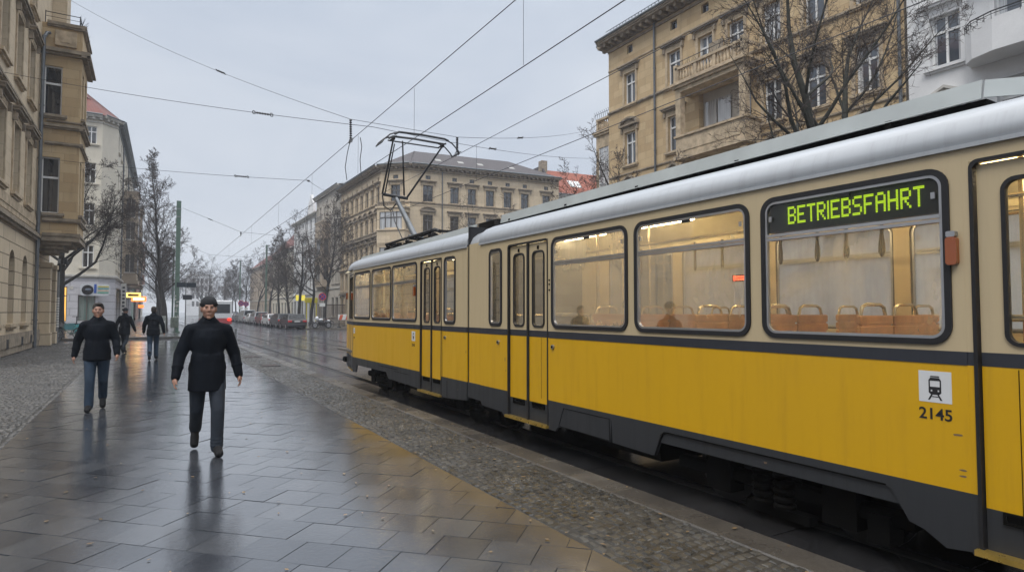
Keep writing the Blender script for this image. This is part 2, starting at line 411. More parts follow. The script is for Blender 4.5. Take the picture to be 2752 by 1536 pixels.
# far sidewalks as raised slabs
FARP = wet('wet_far_pavement', (.05, .048, .046), (.09, .086, .08), False, .08, .45, .002, .5, 60)
def raised(name, poly, z=0.0, kerbw=.28):
    mb = MB(); mb.panel([poly], lambda a, b, d: (a, b, d), z, -.2, 0); struct(mb, name, FARP)
    mb = MB(); n = len(poly)
    for i in range(n):
        p, q_ = Vector(poly[i]), Vector(poly[(i + 1) % n])
        if max(abs(p.x), abs(q_.x)) > 60 and min(abs(p.x), abs(q_.x)) > 60: continue
        d = (q_ - p); k = max(1, int(d.length / (2 if p.y < 90 else 8))); d /= k; nn = Vector((d.y, -d.x)).normalized() * kerbw * .5
        for j in range(k):
            a = p + d * (j + .01); b = p + d * (j + .99)
            v = [(a + nn), (b + nn), (b - nn), (a - nn)]
            mb.add([(t.x, t.y, -.15) for t in v] + [(t.x, t.y, z + .012) for t in v], [(4, 5, 6, 7), (0, 1, 5, 4), (1, 2, 6, 5), (2, 3, 7, 6), (3, 0, 4, 7)])
    struct(mb, 'kerb', KERB)
raised('far_sidewalk', [(-60, 44.5), (2.2, 44.5), (3.2, 45.5), (3.4, 60), (3.4, 230), (-60, 230)])
raised('corner_sidewalk', [(13.0, 60.5), (14.2, 58.2), (16.5, 57.2), (30, 56.2), (70, 52), (70, 230), (15.6, 230), (13.3, 80)])
raised('near_sidewalk', [(13.5, -30), (60, -30), (60, 33), (16, 33), (13.9, 32), (13.5, 30)])
# rails: steel head and dark flange groove
RAIL = simple('rail_steel', (.03, .026, .025), .6, .3, var=.3, vscale=3); GROOVE = simple('rail_groove', (.012, .011, .01), .8)
for k, xr in enumerate((4.66, 6.02, 8.14, 9.5)):
    s = 1 if k % 2 == 0 else -1; x0, x1 = sorted((xr - s * .062, xr + s * .03))
    t = thing('tram_rail', (xr, 0, ROADZ), ['grooved steel rail nearest the kerb, running under the yellow tram', 'second grooved rail from the kerb, under the far side of the tram', 'third grooved rail from the kerb, near rail of the empty track', 'grooved rail furthest from the kerb, closest to the parked cars'][k], 'rail', 'tram rails in the wet street')
    m_ = MB(); m_.box(x0, x1, -8, 210, ROADZ - .05, ROADZ + .016); m_.build('rail_head', RAIL, t)
    g0, g1 = (x1, x1 + .068) if s > 0 else (x0 - .068, x0)
    m_ = MB(); m_.box(g0, g1, -8, 210, ROADZ - .05, ROADZ + .004); m_.build('flange_groove', GROOVE, t)
# ---------------------------------------------------------------- windows and facades
def arc(w, h, n=10, x0=None):          # arched top outline for an opening of width w, springing h-w/2
    return [(w / 2 * math.cos(t), h - w / 2 + w / 2 * math.sin(t)) for t in [math.pi * i / n for i in range(n + 1)]]
PROTO = {}
def win_proto(w, h, st):
    """meshes of one window; local x along the wall, -y outward, z up from the sill; returns [(name, mesh)]"""
    key = (round(w, 2), round(h, 2), tuple(sorted((k, str(v)) for k, v in st.items())))
    if key in PROTO: return PROTO[key]
    out = []; fr = st.get('frame', FRW); t = st.get('t', .07); y0 = st.get('rev', .2) - .06
    m = MB(); x = w / 2
    if st.get('arch'):
        o = [(-x, 0), (x, 0)] + arc(w, h); i_ = [(-x + t, t), (x - t, t)] + [(a * (1 - 2 * t / w), (b - (h - w / 2)) * (1 - 2 * t / w) + h - w / 2) for a, b in arc(w, h)]
        m.panel([o, i_], lambda a, b, d: (a, d, b), y0, y0 + .06)
    else:
        m.box(-x, -x + t, y0, y0 + .06, 0, h); m.box(x - t, x, y0, y0 + .06, 0, h)
        m.box(-x + t, x - t, y0, y0 + .06, 0, t); m.box(-x + t, x - t, y0, y0 + .06, h - t, h)
    tz = h * st.get('tz', .66)
    if st.get('transom', True): m.box(-x + t, x - t, y0 - .015, y0 + .05, tz, tz + .09)
    nm = st.get('mull', 1)
    for k in range(nm):
        xm = -x + w * (k + 1) / (nm + 1)
        m.box(xm - .04, xm + .04, y0 - .008, y0 + .05, t, (tz if st.get('lowmull') else h - t))
    out.append(('window', m.mesh('window', fr)))
    m = MB(); m.add([(-x + .02, y0 + .045, .02), (x - .02, y0 + .045, .02), (x - .02, y0 + .045, h - .02), (-x + .02, y0 + .045, h - .02)], [(0, 1, 2, 3)])
    if st.get('arch'): m = MB(); m.panel([[(-x + .02, .02), (x - .02, .02)] + [(a * .97, b - .01) for a, b in arc(w, h)]], lambda a, b, d: (a, d, b), y0 + .04, y0 + .05)
    out.append(('pane', m.mesh('pane', st.get('glass', GLW))))
    tm = st.get('trim', SANDT); f = .16
    if st.get('surround', True) and not st.get('arch'):
        m = MB(); d = -.05
        m.box(-x - f, -x - .002, d, .012, -.0, h + .1); m.box(x + .002, x + f, d, .012, -.0, h + .1); m.box(-x - f, x + f, d - .012, .012, h + .1, h + .26)
        m.box(-x - .002, x + .002, d, .012, h + .002, h + .1)
        out.append(('surround', m.mesh('surround', tm)))
    if st.get('sill', True):
        m = MB(); m.box(-x - .22, x + .22, -.16, .06, -.12, -.004); m.box(-x - .16, x + .16, -.09, .015, -.2, -.122)
        out.append(('sill', m.mesh('sill', tm)))
    hd = st.get('hood'); zb = h + .34; W = x + .34
    if hd:
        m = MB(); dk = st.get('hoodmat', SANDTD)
        m.box(-W + .1, W - .1, -.10, .012, zb - .078, zb - .002)
        if hd == 'flat':
            m.box(-W, W, -.24, .012, zb, zb + .09); m.box(-W - .05, W + .05, -.30, .012, zb + .092, zb + .15)
        elif hd == 'seg':
            o = [(-W, zb), (W, zb)] + [(W * math.cos(a), zb + .1 + .42 * math.sin(a)) for a in [math.pi * i / 10 for i in range(11)]]
            i_ = [(-W + .16, zb + .1), (W - .16, zb + .1)] + [((W - .16) * math.cos(a), zb + .11 + .3 * math.sin(a)) for a in [math.pi * i / 10 for i in range(11)]]
            m.panel([o], lambda a, b, d: (a, d, b), -.10, .012); m.panel([o, i_], lambda a, b, d: (a, d, b), -.26, -.102)
        elif hd == 'tri':
            o = [(-W, zb), (W, zb), (W, zb + .08), (0, zb + .5), (-W, zb + .08)]; i_ = [(-W + .22, zb + .09), (W - .22, zb + .09), (0, zb + .39)]
            m.panel([o], lambda a, b, d: (a, d, b), -.10, .012); m.panel([o, i_], lambda a, b, d: (a, d, b), -.26, -.102)
        for sx in (-1, 1): m.box(sx * (W - .14) - .06, sx * (W - .14) + .06, -.16, .012, zb - .36, zb - .082)
        out.append(('hood', m.mesh('hood', dk)))
    PROTO[key] = out; return out

class Facade:
    """wall from p0 to p1 (outside on the right-hand side walking p0->p1), local x along it, y inward"""
    def __init__(s, root, p0, p1, zb=0):
        s.root = root; s.p0 = Vector((p0[0], p0[1], 0)); d = Vector((p1[0], p1[1], 0)) - s.p0
        s.len = d.length; d.normalize(); s.ang = math.atan2(d.y, d.x)
        s.M = Matrix.Translation(s.p0) @ Matrix.Rotation(s.ang, 4, 'Z')
    def mb(s): return MB(s.M.copy())
    def wall(s, z0, z1, holes, mat, name='wall', rev=.24, u0=0, u1=None, revmat=None):
        u1 = s.len if u1 is None else u1; m = s.mb()
        xs = sorted({u0, u1} | {h[0] - h[2] / 2 for h in holes} | {h[0] + h[2] / 2 for h in holes})
        zs = sorted({z0, z1} | {h[1] for h in holes} | {h[1] + h[3] for h in holes})
        xs = [x for x in xs if u0 - 1e-6 <= x <= u1 + 1e-6]; zs = [z for z in zs if z0 - 1e-6 <= z <= z1 + 1e-6]
        for j in range(len(zs) - 1):
            run = None
            for i in range(len(xs) - 1):
                cx, cz = (xs[i] + xs[i + 1]) / 2, (zs[j] + zs[j + 1]) / 2
                solid = not any(abs(cx - h[0]) < h[2] / 2 and h[1] < cz < h[1] + h[3] for h in holes)
                if solid and run is None: run = xs[i]
                if run is not None and (not solid or i == len(xs) - 2):
                    e = xs[i + 1] if solid else xs[i]
                    m.add([(run, 0, zs[j]), (e, 0, zs[j]), (e, 0, zs[j + 1]), (run, 0, zs[j + 1])], [(0, 1, 2, 3)]); run = None
        for h in holes:
            a, b, c, d = h[0] - h[2] / 2, h[0] + h[2] / 2, h[1], h[1] + h[3]
            if len(h) > 4 and h[4].get('arch'):
                A = [(h[0] + x, c + z) for x, z in arc(h[2], h[3])]; k = len(A)
                # spandrels
                for p_, q_ in zip(A[:-1], A[1:]): m.add([(p_[0], 0, p_[1]), (q_[0], 0, q_[1]), (q_[0], 0, d), (p_[0], 0, d)], [(0, 1, 2, 3)])
                loop = [(a, c), (b, c)] + A
                for i in range(len(loop)):
                    p_, q_ = loop[i], loop[(i + 1) % len(loop)]
                    m.add([(p_[0], 0, p_[1]), (q_[0], 0, q_[1]), (q_[0], rev, q_[1]), (p_[0], rev, p_[1])], [(0, 1, 2, 3)])
                continue
            v = [(a, 0, c), (b, 0, c), (b, 0, d), (a, 0, d), (a, rev, c), (b, rev, c), (b, rev, d), (a, rev, d)]
            m.add(v, [(0, 4, 5, 1), (1, 5, 6, 2), (2, 6, 7, 3), (3, 7, 4, 0)])
        return m.build(name, mat, s.root)
    def windows(s, holes, default=None):
        for h in holes:
            st = h[4] if len(h) > 4 else default
            if st is None: continue
            pr = win_proto(h[2], h[3], st); p = s.M @ Vector((h[0], 0, h[1]))
            w_ = link('window', pr[0][1], s.root, p - s.root.location, s.ang)
            for n_, me in pr[1:]: link(n_, me, w_)
    def band(s, z, h, d, mat, name='string_course', u0=0, u1=None, ext=0, prof=None):
        u1 = s.len if u1 is None else u1; m = s.mb()
        if prof is None: prof = [(d * .6, 0, .35), (d, .35, .75), (d * .8, .75, 1)]
        for dd, a, b in prof: m.box(u0 - ext, u1 + ext, -dd, .01, z + h * a + (.001 if a else 0), z + h * b)
        return m.build(name, mat, s.root)
    def cornice(s, z, d, mat, u0=0, u1=None, ext=0, step=.55, name='cornice', gutter=True):
        u1 = s.len if u1 is None else u1; m = s.mb()
        m.box(u0, u1, -.08, .01, z - .55, z - .42); m.box(u0 - ext, u1 + ext, -d, .01, z - .1, z); m.box(u0 - ext, u1 + ext, -d - .07, .01, z + .001, z + .12)
        m.box(u0, u1, -.12, .01, z - .28, z - .101)
        u = u0 + step / 2
        while u < u1: m.box(u - .1, u + .1, -d * .8, .01, z - .3, z - .102); u += step
        o = m.build(name, mat, s.root)
        if gutter:
            m = s.mb(); m.tube((u0 - ext, -d - .1, z + .16), (u1 + ext, -d - .1, z + .16), .07, n=8); m.build('gutter', ZINC, s.root)
        return o
    def pipe(s, u, z0, z1, r=.06, y=-.1):
        m = s.mb(); m.tube((u, y, z0), (u, y, z1), r, n=8)
        z = z0 + 1.2
        while z < z1: m.tube((u, y, z), (u, y, z + .05), r * 1.35, n=8); z += 2.4
        return m.build('downpipe', PIPE, s.root)
def body(root, poly, z1, mat=None, inset=.3, name='rear_wall'):
    """closed core behind the facades"""
    m = MB(); cx = sum(p[0] for p in poly) / len(poly); cyy = sum(p[1] for p in poly) / len(poly)
    n = len(poly); v = [(x, y, 0) for x, y in poly] + [(x, y, z1) for x, y in poly]
    m.add(v, [(i, (i + 1) % n, n + (i + 1) % n, n + i) for i in range(n)] + [tuple(range(n, 2 * n))])
    return m.build(name, mat or GREYR, root)
def hiproof(root, poly, z0, rise, inset, mat, over=.3):
    m = MB(); n = len(poly); P = [Vector((x, y)) for x, y in poly]
    def off(d):
        out = []
        for i in range(n):
            a, b, c = P[i - 1], P[i], P[(i + 1) % n]
            n1 = Vector(((b - a).y, -(b - a).x)).normalized(); n2 = Vector(((c - b).y, -(c - b).x)).normalized()
            k = (n1 + n2); k = k / max(.3, k.dot(n1)) if k.length > .01 else n1
            out.append(b + k * d)
        return out
    o, i_ = off(over), off(-inset)
    v = [(p.x, p.y, z0) for p in o] + [(p.x, p.y, z0 + rise) for p in i_]
    m.add(v, [(i, (i + 1) % n, n + (i + 1) % n, n + i) for i in range(n)] + [tuple(range(n, 2 * n))])
    return m.build('roof', mat, root)
def balustrade(F, u0, u1, z, y, mat=SANDT, parent=None, h=.8):
    m = F.mb(); m.box(u0, u1, y - .09, y + .09, z, z + .12); m.box(u0, u1, y - .11, y + .11, z + h - .13, z + h)
    u = u0 + .12; L_ = u1 - u0; k = max(2, int(L_ / .2)); pz = [(.05, 0), (.075, .08), (.08, .18), (.045, .36), (.035, .44), (.06, .5), (.06, .55)]
    for i in range(k):
        c = u0 + L_ * (i + .5) / k
        if i % 6 == 0: m.box(c - .09, c + .09, y - .08, y + .08, z + .12, z + h - .13)
        else: m.lathe([(r, a * (h - .25) / .55) for r, a in pz], (c, y, z + .12), 8)
    return m.build('balustrade', mat, parent or F.root)

def grid(cols, rows, w, styles, skip=()):
    out = []
    for r, (z, h) in enumerate(rows):
        for c, u in enumerate(cols):
            if (c, r) in skip: continue
            st = styles[r]
            out.append((u, z, w, h, st))
    return out

# ================= near right sandstone house (behind the tram) =================
B = thing('apartment_building', (25, 12.4, 0), 'sandstone apartment house with balustraded loggia oriel and white windows behind the two tall bare trees', 'building')
F = Facade(B, (25, 30.2), (25, 12.45))
cy_ = lambda Y: 30.2 - Y
S1 = dict(frame=FRW, hood='flat', lowmull=False, rev=.22)
S2 = dict(frame=FRW, hood='seg', rev=.22); S3 = dict(frame=FRW, hood='tri', rev=.22)
SA = dict(frame=FRD, hood=None, surround=False, sill=False, mull=0, transom=False, rev=.2, glass=GLD)
cols = [cy_(y) for y in (28.2, 24.55, 22.3, 20.35, 18.3, 16.15, 13.9)]
rows = [(1.0, 2.3), (3.7, 2.0), (6.95, 2.05), (10.5, 2.0), (14.2, 1.95)]
H = []
for c, u in enumerate(cols):
    for r, (z, h) in enumerate(rows):
        if c in (2, 3) and r in (1, 2, 3): continue
        st = S1
        if r == 3: st = S2 if c == 0 else S1
        if r == 2: st = S3
        H.append((u, z, .98, h, st))
    H.append((u, 17.35, .5, .5, SA))
log = (cy_(20.9), 10.35, 3.3, 2.9, None)
F.wall(0, 18.6, H + [(cy_(21.15), 10.35, 3.3, 2.85), (cy_(21.15), 6.6, 3.3, 2.85)], SAND, rev=.35); F.windows(H)
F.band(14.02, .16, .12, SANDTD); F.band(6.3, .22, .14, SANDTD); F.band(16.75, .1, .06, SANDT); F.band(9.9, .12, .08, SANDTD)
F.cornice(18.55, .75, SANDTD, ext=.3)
F.pipe(cy_(26.0), 0, 18.3, .065)
F.pipe(cy_(12.6), 0, 18.3, .065)
# oriel with loggia: piers, slabs, parapets, balustrade on top
m = F.mb(); a, b = cy_(23.35), cy_(18.95); D = -1.15
for z0, z1, e in ((13.1, 13.32, .0), (13.321, 13.46, .12), (13.461, 13.6, .22)): m.box(a - e, b + e, D - e, .012, z0, z1)
for zf in (9.75, 6.0):
    m.box(a, b, D, D + .18, zf, zf + .95); m.box(a, a + .18, D + .181, .012, zf, zf + .95); m.box(b - .18, b, D + .181, .012, zf, zf + .95)
    m.box(a - .1, b + .1, D - .1, .012, zf - .22, zf - .001); m.box(a - .08, b + .08, D - .08, .012, zf + .951, zf + 1.06)
    m.box(a + .3, b - .3, D - .03, D - .001, zf + .2, zf + .75)
    for u in (a, b - .34, (a + b) / 2 - .0): 
        if u < b - .5 and u > a + .1: continue
        m.box(u, u + .34, D, D + .34, zf + 1.061, zf + 3.349)
m.box(a, b, D, .012, 5.2, 5.77); 
for i in range(4): m.box(a + .3 * i, b - .3 * i, D + .26 * i, .012, 5.2 - .26 * (i + 1), 5.199 - .26 * i)
orl = m.build('loggia_oriel', SANDT, B)
m = F.mb()
for zf in (9.75, 6.0):
    m.box(a + .15, b - .15, 1.6, 1.7, zf, zf + 3.4); 
m.build('loggia_recess', SANDL, orl)
m = F.mb()
for zf in (9.75, 6.0): m.box(a + .7, a + 1.5, .26, .299, zf + .3, zf + 2.9); m.box(a + 1.6, a + 2.4, .26, .299, zf + .3, zf + 2.9); m.box(a + 2.9, a + 3.6, .26, .299, zf + 1.0, zf + 2.9)
m.build('loggia_door', GLW, orl)
balustrade(F, a + .05, b - .05, 13.6, D + .05, SANDT, orl, .85)
for uu in (a + .05, b - .05):
    mm = F.mb(); mm.box(uu - .12, uu + .12, D - .06, D + .2, 13.601, 14.6); mm.box(uu - .05, uu + .05, D + .2, 0, 14.3, 14.44); mm.build('pedestal', SANDT, orl)
m = F.mb()
rg = random.Random(3)
for i in range(26):
    u = a + .2 + (b - a - .4) * i / 26; m.tube((u, D + .05, 14.45), (u + rg.uniform(-.1, .1), D + rg.uniform(-.2, .2), 14.5 + rg.uniform(.1, .35)), .012, .004, 4)
m.path([(a, D, 14.72), (b, D, 14.72)], .02, 5); m.build('balcony_plants', IRON, orl)
m = F.mb(); m.box(a + 1.7, a + 2.6, -.5, -.45, 14.45, 15.3); m.build('wind_screen', SANDTD, orl)
# end wall to the cross street with corner turret
G = Facade(B, (38, 30.2), (25, 30.2)); G.wall(0, 18.6, [], SAND); G.cornice(18.55, .75, SANDTD, ext=.3); G.band(14.02, .16, .12, SANDTD)
T = MB(Matrix.Translation((25.35, 30.2, 0)))
T.box(0, 2.3, .0, 1.75, 3.0, 9.2); T.box(-.08, 2.38, .0, 1.83, 9.201, 9.4)
for z0, z1, e in ((12.9, 13.1, .0), (13.101, 13.25, .12), (13.251, 13.4, .2)): T.box(-e, 2.3 + e, 0, 1.75 + e, z0, z1)
for x in (0, 2.05): T.box(x, x + .25, 1.5, 1.75, 9.401, 12.899)
T.box(0, .25, 0, .5, 9.401, 12.899); T.box(0, .2, .5, 1.5, 12.3, 12.899)
T.box(.15, 2.15, .0, .3, 9.401, 12.899); T.box(.251, 2.049, 1.52, 1.72, 12.4, 12.899)
tur = T.build('corner_turret', SANDT, B)
T = MB(Matrix.Translation((25.35, 30.2, 0))); 
T.box(.06, .12, .5, 1.5, 9.401, 12.3); T.build('pane', GLW, tur); T = MB(Matrix.Translation((25.35, 30.2, 0))); T.box(.2, 2.1, 1.6, 1.66, 9.401, 12.4); T.build('pane', GLW, tur)
T = MB(Matrix.Translation((25.35, 30.2, 0)))
for y in (.5, .97, 1.44): T.box(.03, .13, y, y + .06, 9.401, 12.3)
T.box(.03, .13, .5, 1.5, 11.2, 11.28); T.build('window_frame', FRW, tur)
GT = Facade(B, (25.35, 31.95), (25.35, 30.25)); balustrade(GT, 0, 1.7, 13.4, .08, SANDT, tur, .85)
GT2 = Facade(B, (27.6, 31.9), (25.4, 31.9)); balustrade(GT2, 0, 2.2, 13.4, .02, SANDT, tur, .85)
m = MB()
for i in range(9): m.path([(25.3, 30.3 + i * .2, 14.25), (25.25, 30.3 + i * .2, 14.55), (25.2, 30.35 + i * .2, 14.7)], .012, 4)
m.path([(25.28, 30.2, 14.55), (25.28, 32, 14.55)], .015, 4); m.build('iron_railing', IRON, tur)
body(B, [(25.36, 12.5), (38, 12.5), (38, 30.1), (25.36, 30.1)], 18.5)
hiproof(B, [(25, 12.45), (38, 12.45), (38, 30.2), (25, 30.2)], 18.7, 2.6, 4.2, BTILE, .5)
m = MB()
for i in range(60): m.box(24.62, 24.66, 13 + i * .28, 13.03 + i * .28, 18.95, 19.25)
for z in (18.98, 19.1, 19.24): m.box(24.6, 24.64, 12.8, 30, z, z + .02)
m.build('snow_guard', PIPE, B)

# ================= white house at the right edge =================
B = thing('apartment_building', (25, -4, 0), 'white rendered apartment house with a curved balcony at the right edge', 'building')
F = Facade(B, (25, 12.35), (25, -8)); S = dict(frame=FRW, hood=None, rev=.2, trim=WHITER)
SH = dict(frame=FRW, hood='flat', rev=.2, trim=WHITER, hoodmat=WHITER); ST = dict(frame=FRW, hood='tri', rev=.2, trim=WHITER, hoodmat=TRIMW)
H = []
for u in (1.3, 3.6, 6.2, 8.6, 11, 13.4, 16):
    for k, (z, h) in enumerate(((3.3, 2.1), (6.9, 2.1), (10.62, 1.9), (14.2, 1.9))): H.append((u, z + (.55 if u == 3.6 else 0), 1.0 if u != 3.6 else 1.5, h, [SH, ST, SH, SH][k] if u != 3.6 else S))
F.wall(0, 18.4, H, WHITER); F.windows(H); F.cornice(18.4, .5, TRIMW); F.band(6.2, .2, .12, TRIMW)
for zf in (10.55, 14.3):
    P = [(2.1, 0), (2.15, -.55), (2.5, -.95), (3.2, -1.2), (5.6, -1.2), (6.3, -.95), (6.6, -.5), (6.65, 0)]
    m = F.mb(); m.panel([P], lambda a, b, d: (a, b, d), zf + .75, zf - .35); q_ = m.build('balcony', WHITER, B)
    m = F.mb(); m.path([(a, b * 1.02, zf + .95) for a, b in P], .022, 6); m.path([(a, b * 1.02, zf + .86) for a, b in P], .012, 5)
    for k in range(len(P) - 1):
        for t in (0, .33, .66): m.tube((P[k][0] + (P[k + 1][0] - P[k][0]) * t, (P[k][1] + (P[k + 1][1] - P[k][1]) * t) * 1.01, zf + .7), (P[k][0] + (P[k + 1][0] - P[k][0]) * t, (P[k][1] + (P[k + 1][1] - P[k][1]) * t) * 1.02, zf + .95), .01, n=4)
    m.build('railing', IRON, q_)
body(B, [(25.36, -8), (37, -8), (37, 12.3), (25.36, 12.3)], 18.3, WHITER); hiproof(B, [(25, -8), (37, -8), (37, 12.35), (25, 12.35)], 18.5, 2.4, 4, BTILE)

# ================= corner sandstone house across the cross street =================
B = thing('apartment_building', (24, 62, 0), 'long sandstone corner house with brown roof and corner oriel, behind the pantograph', 'building')
C0 = (21.6, 80.7); C1 = (21.6, 64.6); C2 = (24.0, 62.2); hd = R(96); C3 = (C2[0] + 18.2 * math.sin(hd), C2[1] + 18.2 * math.cos(hd))
EZ = 17.3; D1 = dict(frame=FRD, glass=GLD, hood='flat', rev=.22, hoodmat=SANDTD); D2 = dict(frame=FRD, glass=GLD, hood='seg', rev=.22); D3 = dict(frame=FRD, glass=GLD, hood='tri', rev=.22)
SA2 = dict(frame=FRD, hood=None, surround=False, sill=False, mull=1, transom=False, glass=GLD, rev=.15, t=.04)
rows = [(1.0, 2.3), (4.2, 2.1), (6.95, 2.0), (10.1, 2.0), (13.5, 1.8)]
F = Facade(B, C2, C3); cols = [2.0, 5.05, 7.1, 9.3, 11.5, 13.7, 16.5]; H = []
for c, u in enumerate(cols):
    for r, (z, h) in enumerate(rows):
        H.append((u, z, 1.02 if c else 1.15, h, (D2 if c == 0 and r == 3 else D1)))
    H.append((u, 15.95, .55, .42, SA2))
F.wall(0, EZ, H, SANDL); F.windows(H); F.band(13.25, .16, .12, SANDTD); F.band(9.7, .12, .1, SANDTD); F.band(3.75, .25, .16, SANDTD); F.band(16.6, .08, .06, SANDT); F.cornice(EZ, .65, SANDTD)
F.band(13.0, .06, .05, SANDT); F.pipe(3.6, 0, EZ - .4)
F = Facade(B, C0, C1); n = 8; cols = [F.len * (i + .5) / n for i in range(n)]; H = []
for c, u in enumerate(cols):
    for r, (z, h) in enumerate(rows): H.append((u, z, 1.0, h, [D1, D1, D3, D2, D1][r]))
    H.append((u, 15.95, .4, .42, SA2))
F.wall(0, EZ, H, SANDL); F.windows(H); F.band(13.25, .16, .12, SANDTD); F.band(9.7, .12, .1, SANDTD); F.band(3.75, .25, .16, SANDTD); F.cornice(EZ, .65, SANDTD); F.band(16.6, .08, .06, SANDT)
balustrade(F, .2, F.len - .2, 9.82, -.25, SANDTD, None, .5)
F = Facade(B, C1, C2); H = [(F.len / 2, z, 1.1, h, D1) for z, h in (rows[4], rows[0], rows[1])] + [(F.len / 2, 15.95, .6, .42, SA2)]
F.wall(0, EZ, H, SANDL); F.windows(H); F.cornice(EZ, .65, SANDTD, ext=.2); F.band(13.25, .16, .12, SANDTD)
# corner oriel
m = F.mb(); D = -1.15; a, b = .1, F.len - .1
for zf, top in ((9.3, 1), (5.6, 0)):
    m.box(a, b, D, .012, zf - .9, zf + .9); m.box(a - .12, b + .12, D - .12, .012, zf + .901, zf + 1.0)
    for u in (a, b - .3): m.box(u, u + .3, D, D + .3, zf + 1.001, zf + 2.9)
    m.box(a, a + .25, D + .301, .012, zf + 2.3, zf + 2.899); m.box(a, b, D, .012, zf + 2.901, zf + 3.3)
    m.box(a - .15, b + .15, D - .15, .012, zf + 3.301, zf + 3.48) if top else None
    m.box(a + .9, b - .9, D + .02, D + .2, zf + 1.001, zf + 1.2)
m.box(a - .1, b + .1, D - .1, .012, 4.3, 4.69)
for i in range(3): m.box(a + .3 * i, b - .3 * i, D + .3 * i, .012, 4.3 - .22 * (i + 1), 4.299 - .22 * i)
orl = m.build('corner_oriel', SANDL, B)
for zf in (9.3, 5.6):
    m = F.mb(); m.box(a + .3, b - .3, D + .1, D + .14, zf + 1.001, zf + 2.9); m.build('pane', GLW, orl)
    m = F.mb(); m.box(a + .1, a + .14, D + .3, 0, zf + 1.001, zf + 2.3); m.build('side_pane', GLW, orl)
m = F.mb()
for zf in (9.3, 5.6):
    for k in range(5): u = a + .3 + (b - a - .6) * k / 4; m.box(u - .05, u + .05, D + .04, D + .12, zf + 1.001, zf + 2.9)
    m.box(a + .3, b - .3, D + .03, D + .11, zf + 2.25, zf + 2.33)
m.build('window_frame', FRD, orl)
balustrade(F, a, b, 12.8, D + .05, SANDTD, orl, .5)
poly = [(C0[0] + .4, C0[1]), (C1[0] + .4, C1[1] + .1), (C2[0] + .1, C2[1] + .4), (C3[0], C3[1] + .4), (C3[0] + 1.5, C3[1] + 12), (33, 74), (33, C0[1])]
body(B, poly, EZ - .05, SANDL)
rp = [C0, (C3[0] - 6, C0[1]), (C3[0], C3[1] + 11), C3, C2, C1]
hiproof(B, [C1, C2, C3, (C3[0] + 1.2, C3[1] + 11), (31.5, C3[1] + 14.5), (31.5, C0[1]), C0], EZ + .12, 2.7, 4.6, BTILE, .45)
m = MB()
Fr = Facade(B, C2, C3); m = Fr.mb()
for u in (3.3, 6, 8.4, 12.4): m.add([(u, 1.4, EZ + 1.15), (u + .7, 1.4, EZ + 1.15), (u + .7, 2.0, EZ + 1.5), (u, 2.0, EZ + 1.5)], [(0, 1, 2, 3)])
m.build('roof_light', FRG, B)

# ================= white house with orange tiles beyond the corner house =================
B = thing('apartment_building', (43, 60, 0), 'white house with steep orange tiled roof, right of the sandstone corner house', 'building')
P0 = (C3[0] + .3, C3[1] + 1.0); P1 = (P0[0] + 14 * math.sin(hd), P0[1] + 14 * math.cos(hd)); F = Facade(B, P0, P1)
S = dict(frame=FRW, hood=None, trim=WHITER, rev=.15); H = []
for u in (2.3, 5.2, 8.3, 11.3):
    for z in (4.2, 7.4, 10.4, 13.6): H.append((u, z, 1.3, 1.3, S))
F.wall(0, 15.6, H, WHITER); F.windows(H); F.cornice(15.7, .3, TRIMW)
m = F.mb(); W_ = F.len
m.add([(-.1, -.4, 15.8), (W_, -.4, 15.8), (W_, 3.4, 19.5), (-.1, 3.4, 19.5), (-.1, 9, 19.5), (W_, 9, 19.5)], [(0, 1, 2, 3), (3, 2, 5, 4)]); rf = m.build('roof', OTILE, B)
m = F.mb(); m.box(-.35, -.1, -.5, 9, 0, 15.8); m.add([(-.35, -.5, 15.8), (-.35, 3.4, 20), (-.35, 9, 20), (-.35, 9, 15.8), (-.1, -.5, 15.8), (-.1, 3.4, 20), (-.1, 9, 20), (-.1, 9, 15.8)], [(0, 1, 2, 3), (4, 5, 6, 7), (0, 1, 5, 4), (1, 2, 6, 5)]); m.build('gable_wall', BTILE, B)
m = F.mb()
for u in (2.6, 3.5): m.add([(u, .9, 17.12), (u + .75, .9, 17.12), (u + .75, 1.9, 18.1), (u, 1.9, 18.1)], [(0, 1, 2, 3)])
m.build('roof_light', FRW, B)
m = F.mb(); m.box(-.4, .4, 3, 3.9, 19, 20.6); m.box(9.4, 10.4, 3.6, 4.4, 19.4, 20.7); m.build('chimney', SANDTD, B)
body(B, [(P0[0], P0[1] + .4), (P1[0], P1[1] + .4), (P1[0] + 1, P1[1] + 10), (P0[0] + 1, P0[1] + 10)], 15.7, WHITER)

# ================= grey house with oriel =================
B = thing('apartment_building', (21.6, 87.5, 0), 'grey house with a brown box oriel, left of the sandstone corner house', 'building')
F = Facade(B, (21.6, 94.6), (21.6, 80.9)); S = dict(frame=FRG, hood=None, glass=GLD, trim=GREYR, rev=.2); H = []
EZ2 = 18.3
for c, u in enumerate((1.0, 2.6, 10.2, 11.8, 13.0)):
    for z in (5.4, 8.6, 11.8, 14.9): H.append((u, z, .85, 1.9, S))
for u in (5.2, 7.0): H.append((u, 14.9, .9, 1.6, S))
for u in (1.5, 4, 6.5, 9, 11.5): H.append((u, 17.0, .5, .5, dict(S, surround=False, sill=False, mull=0, transom=False)))
for u, w_ in ((1.2, 1.0), (2.8, 1.0), (6.2, 1.6), (10.2, 1.2), (12.3, 1.3)): H.append((u, .9, w_, 2.6, dict(S, frame=FRD)))
F.wall(0, EZ2, H, GREYR); F.windows(H); F.cornice(EZ2, .5, TRIMW); F.band(4.6, .2, .12, TRIMW)
